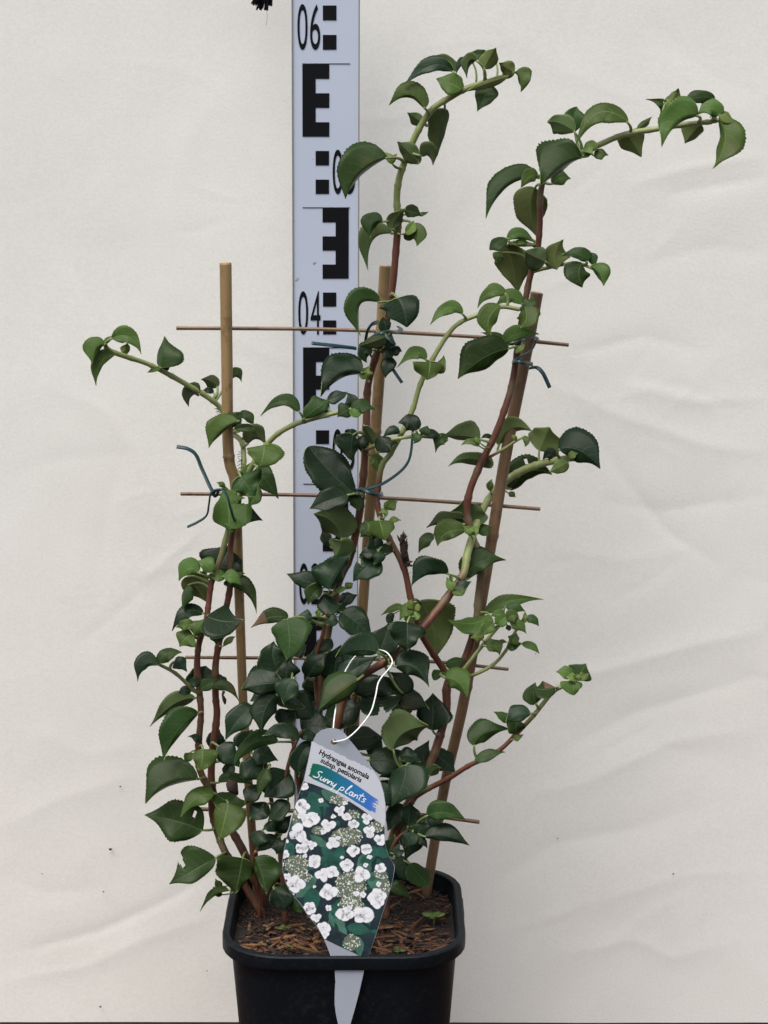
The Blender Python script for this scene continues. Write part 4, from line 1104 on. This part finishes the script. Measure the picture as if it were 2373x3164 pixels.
# ================================================================== PLANT TIES
def tie(label, paths, tile):
    root = empty('plant_tie', label, 'plant tie', None)
    for i, pth in enumerate(paths):
        P = catmull([list(at(*px(tile, x, y), d*.001)) for x, y, d in pth], 6); P = [Vector(q) for q in P]
        v, f = tube(P, [.00150]*len(P), 8, (1, .45))
        link('tie_strip', mesh_of('tie_strip', v, f), M_TIE, root)
tie('dark green twist tie with two long loose ends on the left cane', [
    [(820, 1020, 20), (900, 1035, 20), (960, 1078, 20), (1000, 1170, 18), (1040, 1260, 14), (1080, 1345, 10), (1105, 1385, 8), (1125, 1345, 6)],
    [(1150, 1335, 2), (1105, 1340, 6), (1070, 1360, 8), (1056, 1440, 12), (1040, 1520, 14), (980, 1568, 18), (900, 1606, 20)],
    [(1080, 1375, 6), (1100, 1345, 5), (1145, 1335, 2), (1185, 1370, 0), (1210, 1450, 0), (1240, 1550, 10), (1275, 1560, 36)]], '3')
tie('dark green twist tie with straight tail at upper bar, wound round middle cane', [
    [(505, 380, 10), (600, 390, 12), (720, 403, 15), (830, 418, 20)], [(900, 362, 20), (914, 290, 16), (945, 242, 18), (990, 226, 30)],
    [(968, 312, 8), (1010, 305, 2), (1070, 290, 6), (1130, 300, 18), (1160, 275, 30), (1140, 262, 40)], [(1050, 330, 14), (1110, 390, 12), (1080, 420, 20)],
    [(1090, 556, 20), (1125, 610, 18), (1166, 670, 16)]], '4')
tie('dark green twist tie with long curving tail on middle cane at second bar', [
    [(820, 1458, 18), (900, 1446, 12), (1000, 1420, 8), (1100, 1362, 4), (1190, 1282, 2), (1230, 1190, 2), (1246, 1020, 6)],
    [(822, 1470, 20), (870, 1448, 12), (940, 1478, 8), (1018, 1494, 20), (1018, 1480, 45)]], '4')
tie('dark green twist tie wound twice round the top of the right cane', [
    [(795, 625, 40), (840, 600, 26), (900, 585, 24), (965, 575, 32), (972, 590, 48)], [(962, 596, 30), (930, 665, 24), (850, 715, 22), (800, 745, 30)],
    [(795, 755, 40), (815, 745, 24), (870, 760, 22), (935, 770, 34)], [(918, 800, 36), (968, 795, 30), (1010, 832, 28), (1040, 890, 28), (1063, 943, 28)]], '5')

# ================================================================== PLANT LABEL
def build_label():
    root = empty('plant_label', 'tall lobed plastic plant label with white-flower photograph, tied with white string', 'plant label')
    n = Vector((0, -1, .06)).normalized(); p0 = Vector((0, -.0793, .190))
    off = lambda mm: p0+n*mm*.001
    def W(q, mm=0.0): return on_plane(q[0], q[1], off(mm), n)
    out = [px('G', *q) for q in ((760, 165), (700, 170), (640, 188), (590, 228), (562, 280), (545, 330), (510, 470), (460, 690), (420, 810), (385, 910), (335, 1090), (290, 1260), (252, 1430), (238, 1540), (246, 1650), (272, 1750), (318, 1840))]
    out += [px('R', *q) for q in ((600, 350), (650, 425), (700, 485), (740, 558), (765, 620), (785, 680), (800, 735), (804, 800), (800, 860), (800, 930), (808, 990), (822, 1050), (826, 1090), (872, 1090), (890, 1040), (912, 965), (940, 860), (968, 735), (980, 690), (1030, 550), (1080, 390), (1118, 270), (1136, 200), (1143, 145))]
    out += [px('G', *q) for q in ((1370, 1535), (1330, 1470), (1302, 1385), (1290, 1300), (1292, 1200), (1302, 1090), (1300, 960), (1282, 830), (1245, 710), (1185, 605), (1100, 495), (1000, 372), (930, 285), (885, 225), (830, 183))]
    # card with its punched hole
    hc = px('G', 768, 308); hr = 31*.30139
    cu = bpy.data.curves.new('c', 'CURVE'); cu.dimensions = '2D'; cu.fill_mode = 'BOTH'
    def poly(pts):
        sp = cu.splines.new('POLY'); sp.points.add(len(pts)-1); sp.use_cyclic_u = True
        for i, (x, y) in enumerate(pts): sp.points[i].co = (x*.001, -y*.001, 0, 1)
    poly(out); poly([(hc[0]+hr*math.cos(a*math.pi/10), hc[1]+hr*math.sin(a*math.pi/10)) for a in range(20)])
    o = bpy.data.objects.new('c', cu); C.objects.link(o); dg = bpy.context.evaluated_depsgraph_get(); dg.update()
    me0 = bpy.data.meshes.new_from_object(o.evaluated_get(dg)); bpy.data.objects.remove(o)
    bm = bmesh.new(); bm.from_mesh(me0)
    bmesh.ops.remove_doubles(bm, verts=bm.verts, dist=1e-6)
    for q in bm.verts: q.co = W((q.co.x*1000, -q.co.y*1000))
    r = bmesh.ops.extrude_face_region(bm, geom=bm.faces[:])
    for q in r['geom']:
        if isinstance(q, bmesh.types.BMVert): q.co -= n*.0005
    M_CARD = simple('label_card', (.30, .33, .385), .38, .06, 30)
    M_CARDW = simple('label_white_ground', (.52, .545, .60), .36, .06, 30)
    link('card', from_bm('card', bm), M_CARD, root)
    lay = [.10]
    def inside(q):
        c = False
        for (x1, y1), (x2, y2) in zip(out, out[1:]+out[:1]):
            if (y1 > q[1]) != (y2 > q[1]) and q[0] < (x2-x1)*(q[1]-y1)/(y2-y1)+x1: c = not c
        return c
    def shape(bm, pts, mi, mm):
        fc = bm.faces.new([bm.verts.new(W(q, mm)) for q in pts]); fc.material_index = mi
    rnd = random.Random(21)
    # white ground between the grey head and the photograph
    bm = bmesh.new()
    top_line = [(542, 300)]+[(542+x, 300+x*.475+rnd.uniform(-8, 8)) for x in range(40, 600, 18)]+[(1160, 590)]
    g = [px('G', *q) for q in top_line] + [px('G', *q) for q in ((1183, 610), (1242, 712), (1278, 830), (1296, 960), (1298, 1090), (1289, 1190), (1180, 1100), (1060, 1010), (900, 905), (700, 805), (464, 712), (470, 668), (512, 475))]
    shape(bm, g, 0, .08); link('white_ground', from_bm('white_ground', bm), M_CARDW, root)
    # flower photograph
    G = lambda *q: px('G', *q)
    M_P = [simple('print_dark', (.018, .034, .042), .35, .9, 130), simple('print_leaf', (.024, .095, .072), .35, .8, 160), simple('print_leaf_pale', (.060, .155, .115), .35, .7, 160),
           simple('print_white', (.80, .81, .84), .35, .03, 60), simple('print_bud', (.52, .55, .43), .35, .3, 200), simple('print_budshade', (.13, .16, .12), .35, .4, 300),
           simple('print_petal_shade', (.58, .61, .67), .35, .1, 80)]
    bm = bmesh.new()
    pic = [G(*q) for q in ((464, 712), (560, 742), (640, 772), (720, 806), (800, 842), (900, 897), (1000, 962), (1100, 1030), (1180, 1092), (1287, 1172), (1288, 1300), (1300, 1385), (1328, 1470), (1368, 1535))]
    pic += [px('R', *q) for q in ((1140, 146), (1134, 200), (1116, 270), (1078, 390), (1028, 550), (982, 684), (920, 640), (850, 608), (790, 580), (742, 556), (702, 484), (652, 424), (602, 348))]
    pic += [G(*q) for q in ((322, 1840), (276, 1750), (250, 1650), (242, 1540), (256, 1430), (294, 1260), (339, 1090), (389, 910), (424, 810))]
    shape(bm, pic, 0, .08)
    def inpic(q):
        c = False
        for (x1, y1), (x2, y2) in zip(pic, pic[1:]+pic[:1]):
            if (y1 > q[1]) != (y2 > q[1]) and q[0] < (x2-x1)*(q[1]-y1)/(y2-y1)+x1: c = not c
        return c
    cnt = [0]
    def add(pts, mi, base):
        pts = [q for q in pts]
        if not all(inpic(q) for q in pts):
            cx_ = sum(q[0] for q in pts)/len(pts); cy_ = sum(q[1] for q in pts)/len(pts)
            if not inpic((cx_, cy_)): return
            new = []
            for q in pts:
                k = 1.0
                while k > .05 and not inpic((cx_+(q[0]-cx_)*k, cy_+(q[1]-cy_)*k)): k -= .05
                new.append((cx_+(q[0]-cx_)*k, cy_+(q[1]-cy_)*k))
            pts = new
        cnt[0] += 1; shape(bm, pts, mi, base+cnt[0]*.00006)
    def pleaf(x, y, L, a, wd, mi):
        pts = []
        for i in range(9): u = i/8; pts.append((u*L, -wd*math.sin(math.pi*u**.8)*(1+.12*(i % 2))))
        for i in range(7, 0, -1): u = i/8; pts.append((u*L, wd*math.sin(math.pi*u**.8)*(1+.12*(i % 2))))
        ca, sa = math.cos(a), math.sin(a)
        add([G(x+p*ca-q*sa, y+p*sa+q*ca) for p, q in pts], mi, .10)
    for x, y, L, a, wd, mi in ((430, 830, 330, .45, 60, 1), (520, 940, 230, 1.1, 70, 1), (640, 800, 260, .6, 50, 2), (1000, 1060, 200, 1.2, 60, 1), (520, 1260, 280, .6, 40, 2), (860, 1380, 230, 2.0, 60, 1), (260, 1330, 180, 1.0, 60, 1), (560, 1500, 300, .3, 50, 1),
          (1060, 1450, 280, 1.4, 70, 2), (700, 1480, 260, 1.0, 60, 1), (380, 1900, 330, -.8, 70, 2), (560, 1790, 300, 1.7, 80, 1), (1150, 1640, 240, 1.2, 70, 2), (1140, 1390, 260, .4, 50, 1), (640, 1380, 200, .8, 40, 1), (700, 1990, 260, .5, 60, 1),
          (720, 2050, 300, .9, 60, 2), (900, 2200, 260, .2, 60, 1), (1000, 2120, 200, -.5, 50, 2), (1080, 1980, 220, 1.3, 60, 1), (860, 2350, 200, 1.0, 50, 1), (1020, 2300, 220, 1.5, 45, 2), (460, 1080, 200, 2.4, 50, 2), (1200, 1450, 200, 2.6, 50, 1)):
        pleaf(x, y, L, a, wd, mi)
    for k in range(70):
        pleaf(rnd.uniform(260, 1350), rnd.uniform(760, 2350), rnd.uniform(50, 150), rnd.uniform(0, 6.28), rnd.uniform(10, 30), rnd.choice((1, 1, 2, 0)))
    R2G = lambda x, y: ((600+x*.5425-800)/.30139, (2600+y*.5425-2200)/.30139)
    cl = [(820, 900, 110, 55), (375, 1080, 50, 80), (610, 1215, 75, 50), (900, 1280, 165, 105), (1205, 1180, 85, 65), (385, 1570, 140, 110), (460, 1690, 90, 60), (940, 1790, 165, 180), (1240, 1660, 75, 55), (1290, 1800, 60, 130), (930, 1960, 130, 60), (960, 1050, 80, 50)]
    for x, y, a, b_ in ((895, 575, 52, 52), (905, 365, 70, 40)): X_, Y_ = R2G(x, y); cl.append((X_, Y_, a*1.8, b_*1.8))
    for x, y, a, b_ in cl:
        add([G(x+a*math.cos(k*math.pi/9)*rnd.uniform(.8, 1), y+b_*math.sin(k*math.pi/9)*rnd.uniform(.8, 1)) for k in range(18)], 5, .17)
        for i in range(int(a*b_/135)):
            r_ = rnd.random()**.5; th = rnd.uniform(0, 6.28); q = (x+a*r_*math.cos(th), y+b_*r_*math.sin(th)); s_ = rnd.uniform(5, 9)
            if inpic(G(*q)): add([G(q[0]+s_*math.cos(k*1.047), q[1]+s_*math.sin(k*1.047)) for k in range(6)], rnd.choice((4, 4, 3, 5)), .20)
    fl = [(445, 970, 72), (520, 1100, 88), (400, 1240, 88), (440, 1395, 66), (462, 765, 40), (710, 1160, 72), (970, 1150, 52), (1110, 1090, 60), (1135, 1225, 62), (1245, 1310, 66), (755, 1345, 62), (970, 1425, 60), (1105, 1405, 56), (570, 1535, 62), (900, 1570, 66), (650, 1670, 70), (745, 1640, 70), (1050, 1665, 78), (1250, 1600, 56), (375, 1760, 84), (288, 1690, 44), (715, 1850, 88), (1215, 1900, 84), (520, 1985, 50), (830, 1010, 56), (545, 1365, 44), (900, 1075, 44), (270, 1460, 40)]
    for x, y, r_ in ((660, 385, 34), (735, 490, 40), (695, 435, 30), (860, 415, 50), (962, 420, 58), (1045, 340, 40), (740, 530, 26)): X_, Y_ = R2G(x, y); fl.append((X_, Y_, r_*1.75))
    for k in range(26): fl.append((rnd.uniform(270, 1330), rnd.uniform(900, 2150), rnd.uniform(18, 34)))
    for x, y, r_ in fl:
        pet = []; r_ *= 1.12; a0 = rnd.uniform(0, 6.28); npet = rnd.choice((3, 4, 4)); sq = rnd.uniform(.5, 1)
        for k in range(npet):
            a = a0+k*6.283/npet+rnd.uniform(-.2, .2); cx_, cy_ = x+r_*.48*math.cos(a), y+r_*.48*math.sin(a)*sq
            pr_ = r_*rnd.uniform(.44, .58); ph = rnd.uniform(0, 6)
            pts = lambda kk: [G(cx_+pr_*kk*math.cos(j*math.pi/7)*(1+.12*math.sin(3*j*.45+ph)), cy_+pr_*kk*math.sin(j*math.pi/7)*(1+.12*math.sin(2*j*.45+ph))) for j in range(14)]
            pet.append((pts(1.08), pts(.97)))
        for a_, b__ in pet: add(a_, 6, .23)
        for a_, b__ in pet: add(b__, 3, .23)
        for k in range(npet):
            a = a0+k*6.283/npet+rnd.uniform(-.3, .3); l_ = r_*rnd.uniform(.45, .85); w_ = r_*rnd.uniform(.05, .13)
            add([G(x-w_*math.sin(a), y+w_*math.cos(a)*sq), G(x+l_*math.cos(a), y+l_*math.sin(a)*sq), G(x+w_*math.sin(a), y-w_*math.cos(a)*sq)], 6, .24)
        add([G(x+r_*.10*math.cos(j*1.047), y+r_*.10*math.sin(j*1.047)) for j in range(6)], 4, .24)
    me = bpy.data.meshes.new('flower_photograph'); bm.to_mesh(me); bm.free()
    o = link('flower_photograph', me, M_P, root); o['label'] = 'printed photograph of white lacecap flowers and green leaves'
    # brush-stroke banner, green running into blue
    m, nt, b = new_mat('banner_print'); uvn = N(nt, 'ShaderNodeUVMap'); sx = N(nt, 'ShaderNodeSeparateXYZ'); nt.links.new(uvn.outputs[0], sx.inputs[0])
    cr = N(nt, 'ShaderNodeValToRGB'); nt.links.new(sx.outputs[0], cr.inputs[0])
    cr.color_ramp.elements[0].color = (.006, .115, .045, 1); cr.color_ramp.elements[1].color = (.045, .145, .52, 1)
    e = cr.color_ramp.elements.new(.32); e.color = (.010, .135, .175, 1)
    e = cr.color_ramp.elements.new(.6); e.color = (.025, .17, .40, 1)
    nt.links.new(cr.outputs[0], b.inputs['Base Color']); b.inputs['Roughness'].default_value = .36
    bm = bmesh.new(); uvl = bm.loops.layers.uv.new('UVMap')
    topl = [(552, 528), (600, 532), (680, 558), (800, 622), (930, 700), (1040, 775), (1110, 825), (1150, 855)]
    botl = [(520, 660), (560, 690), (640, 725), (760, 785), (880, 850), (980, 915), (1070, 970), (1120, 1005)]
    for i in range(7):
        q = [bm.verts.new(W(G(*topl[i]), .12)), bm.verts.new(W(G(*topl[i+1]), .12)), bm.verts.new(W(G(*botl[i+1]), .12)), bm.verts.new(W(G(*botl[i]), .12))]
        fc = bm.faces.new(q)
        for lp, uu in zip(fc.loops, (i/8, (i+1)/8, (i+1)/8, i/8)): lp[uvl].uv = (uu, .5)
    for i in range(13):                     # ragged bristle end, and a few bristle marks at the start
        u0, u1 = i/13, (i+1)/13; L = rnd.uniform(25, 100)
        a = [1150+(1120-1150)*u0, 855+(1005-855)*u0]; c = [1150+(1120-1150)*u1, 855+(1005-855)*u1]
        tip = ((a[0]+c[0])/2+L*.86, (a[1]+c[1])/2+L*.5)
        fc = bm.faces.new([bm.verts.new(W(G(*q), .12)) for q in (a, (tip[0], tip[1]-4), (tip[0]-3, tip[1]+4), c)])
        for lp in fc.loops: lp[uvl].uv = (.97, .5)
    for i in range(6):
        u0, u1 = i/6, (i+1)/6
        a = (552-32*u0, 528+132*u0); c = (552-32*u1, 528+132*u1); L = rnd.uniform(3, 18)
        fc = bm.faces.new([bm.verts.new(W(G(*q), .12)) for q in (a, c, ((a[0]+c[0])/2-L, (a[1]+c[1])/2))])
        for lp in fc.loops: lp[uvl].uv = (.0, .5)
    me = bpy.data.meshes.new('banner'); bm.to_mesh(me); bm.free(); link('brush_banner', me, m, root)
    # printed name
    def words(body, x0, y0, x1, y1, cap):
        me = text_mesh(body, .030); xs = [q.co.x for q in me.vertices]; xm, xM = min(xs), max(xs)
        L = math.hypot(x1-x0, y1-y0); ca, sa = (x1-x0)/L, (y1-y0)/L
        for q in me.vertices:
            a = (q.co.x-xm)/(xM-xm)*L; h = q.co.y/.73*cap
            q.co = W(G(x0+a*ca+h*sa, y0+a*sa-h*ca), .13)
        link('lettering', me, M_INK, root)
    words('Hydrangea anomala', 612, 428, 1120, 690, 54)
    words('subsp. petiolaris', 628, 512, 1042, 722, 52)
    # handwriting on the banner
    strokes = [[(45, 72), (22, 70), (8, 54), (28, 36), (30, 16), (5, 2), (-22, 4)], [(58, 36), (52, 12), (62, 2), (78, 14), (88, 36), (84, 10), (94, 2)], [(104, 36), (98, 2), (110, 28), (122, 35), (127, 20), (126, 2)], [(140, 36), (134, 2), (146, 28), (160, 35), (165, 20), (164, 2)],
               [(180, 36), (176, 14), (190, 6), (206, 30), (210, 38), (200, 0), (184, -38)], [(264, 38), (254, 0), (246, -40)], [(258, 20), (275, 38), (293, 30), (286, 10), (262, 4)], [(312, 6), (332, 52), (348, 88), (337, 82), (318, 24), (328, 2), (346, 10)],
               [(388, 34), (366, 36), (355, 16), (365, 2), (382, 14), (393, 36), (386, 10), (397, 2)], [(412, 36), (404, 2), (418, 28), (434, 35), (438, 18), (439, 2)], [(474, 76), (460, 12), (472, 2)], [(446, 46), (494, 54)], [(522, 36), (500, 36), (498, 24), (514, 15), (510, 3), (486, 0)]]
    bm = bmesh.new(); x0, y0 = 572, 668; ca, sa = math.cos(math.radians(27.5)), math.sin(math.radians(27.5)); k = 1.10
    for q, st in enumerate(strokes):
        L = catmull([list(p) for p in st], 5); hw = 4.6
        Lp = [(x0+(p[0]*ca+p[1]*sa)*k, y0+(p[0]*sa-p[1]*ca)*k) for p in L]
        prev = None
        for i, p in enumerate(Lp):
            a, c = Lp[max(0, i-1)], Lp[min(len(Lp)-1, i+1)]; dx, dy = c[0]-a[0], c[1]-a[1]; l_ = math.hypot(dx, dy) or 1
            h = hw*(.75 if i in (0, len(Lp)-1) else 1)
            pr = (bm.verts.new(W(G(p[0]-dy/l_*h, p[1]+dx/l_*h), .15+q*.001+i*.0001)), bm.verts.new(W(G(p[0]+dy/l_*h, p[1]-dx/l_*h), .15+q*.001+i*.0001)))
            if prev: bm.faces.new((prev[0], prev[1], pr[1], pr[0]))
            prev = pr
    me = bpy.data.meshes.new('handwriting'); bm.to_mesh(me); bm.free(); link('handwriting', me, M_P[3], root)
    # string through the hole, over the stem
    S = [('7', 545, 1640, -69.5), ('7', 600, 1632, -73), ('7', 655, 1610, -72), ('7', 740, 1530, -66), ('7', 820, 1420, -58), ('7', 855, 1300, -50), ('7', 880, 1195, -42), ('7', 960, 1095, -34), ('7', 976, 1045, -30), ('7', 935, 985, -26), ('7', 870, 965, -20), ('7', 800, 965, -14), ('7', 710, 1010, -18), ('7', 650, 1090, -26), ('7', 608, 1185, -30), ('7', 572, 1340, -38), ('7', 556, 1440, -50), ('7', 545, 1540, -60), ('7', 545, 1642, -64)]
    P = [Vector(q) for q in catmull([list(at(*px(a, b_, c), d*.001)) for a, b_, c, d in S], 6)]
    v, f = tube(P, [.00047]*len(P), 8); link('string', mesh_of('string', v, f), M_WIRE, root)
build_label()

# ================================================================== SEEDLINGS IN THE SOIL
def seedling(label, x, y, size, n, seed):
    rnd = random.Random(seed)
    d = ray(x, y); p = CAM+d*((SOILZ+.002-CAM.z)/d.z)
    root = empty('seedling', label, 'seedling'); root.location = p
    me = mesh_of('stalk', *tube([Vector((0, 0, -.002)), Vector((0, 0, size*.5))], [size*.05]*2, 6)); link('stalk', me, M_PET, root)
    for i in range(n):
        a = 6.283*i/n+rnd.uniform(-.4, .4); L = size*rnd.uniform(.6, 1)
        dr = Vector((math.cos(a), math.sin(a), rnd.uniform(.2, .8))).normalized(); sd = dr.cross(Vector((0, 0, 1))).normalized()
        v, f = [], []
        for k in range(7):
            u = k/6; wv = .42*math.sin(math.pi*min(1, u*.93+.03)**1.3)*L
            c = Vector((0, 0, size*.5))+dr*L*u+Vector((0, 0, -.25*L*u*u)); up = Vector((0, 0, .0003))
            v += [c-sd*wv+up, c+sd*wv+up, c+sd*wv-up, c-sd*wv-up]
            if k:
                b_ = (k-1)*4; e = k*4
                f += [(b_, e, e+1, b_+1), (b_+2, e+2, e+3, b_+3), (b_+3, e+3, e, b_), (b_+1, e+1, e+2, b_+2)]
        link('seed_leaf', mesh_of('seed_leaf', v, f), LEAFM['y'][0], root)
seedling('small bright green rosette weed growing right of the label in the bark', *px('R', 1365, 470), .010, 6, 1)
seedling('tiny two-leaved sprout by the pot wall, right of the label', *px('R', 1160, 650), .006, 3, 2)
seedling('tiny pale sprout in the bark left of the label', *px('R', 518, 515), .006, 3, 3)
seedling('minute sprout at the front edge of the bark left of the label', *px('R', 540, 615), .004, 3, 4)
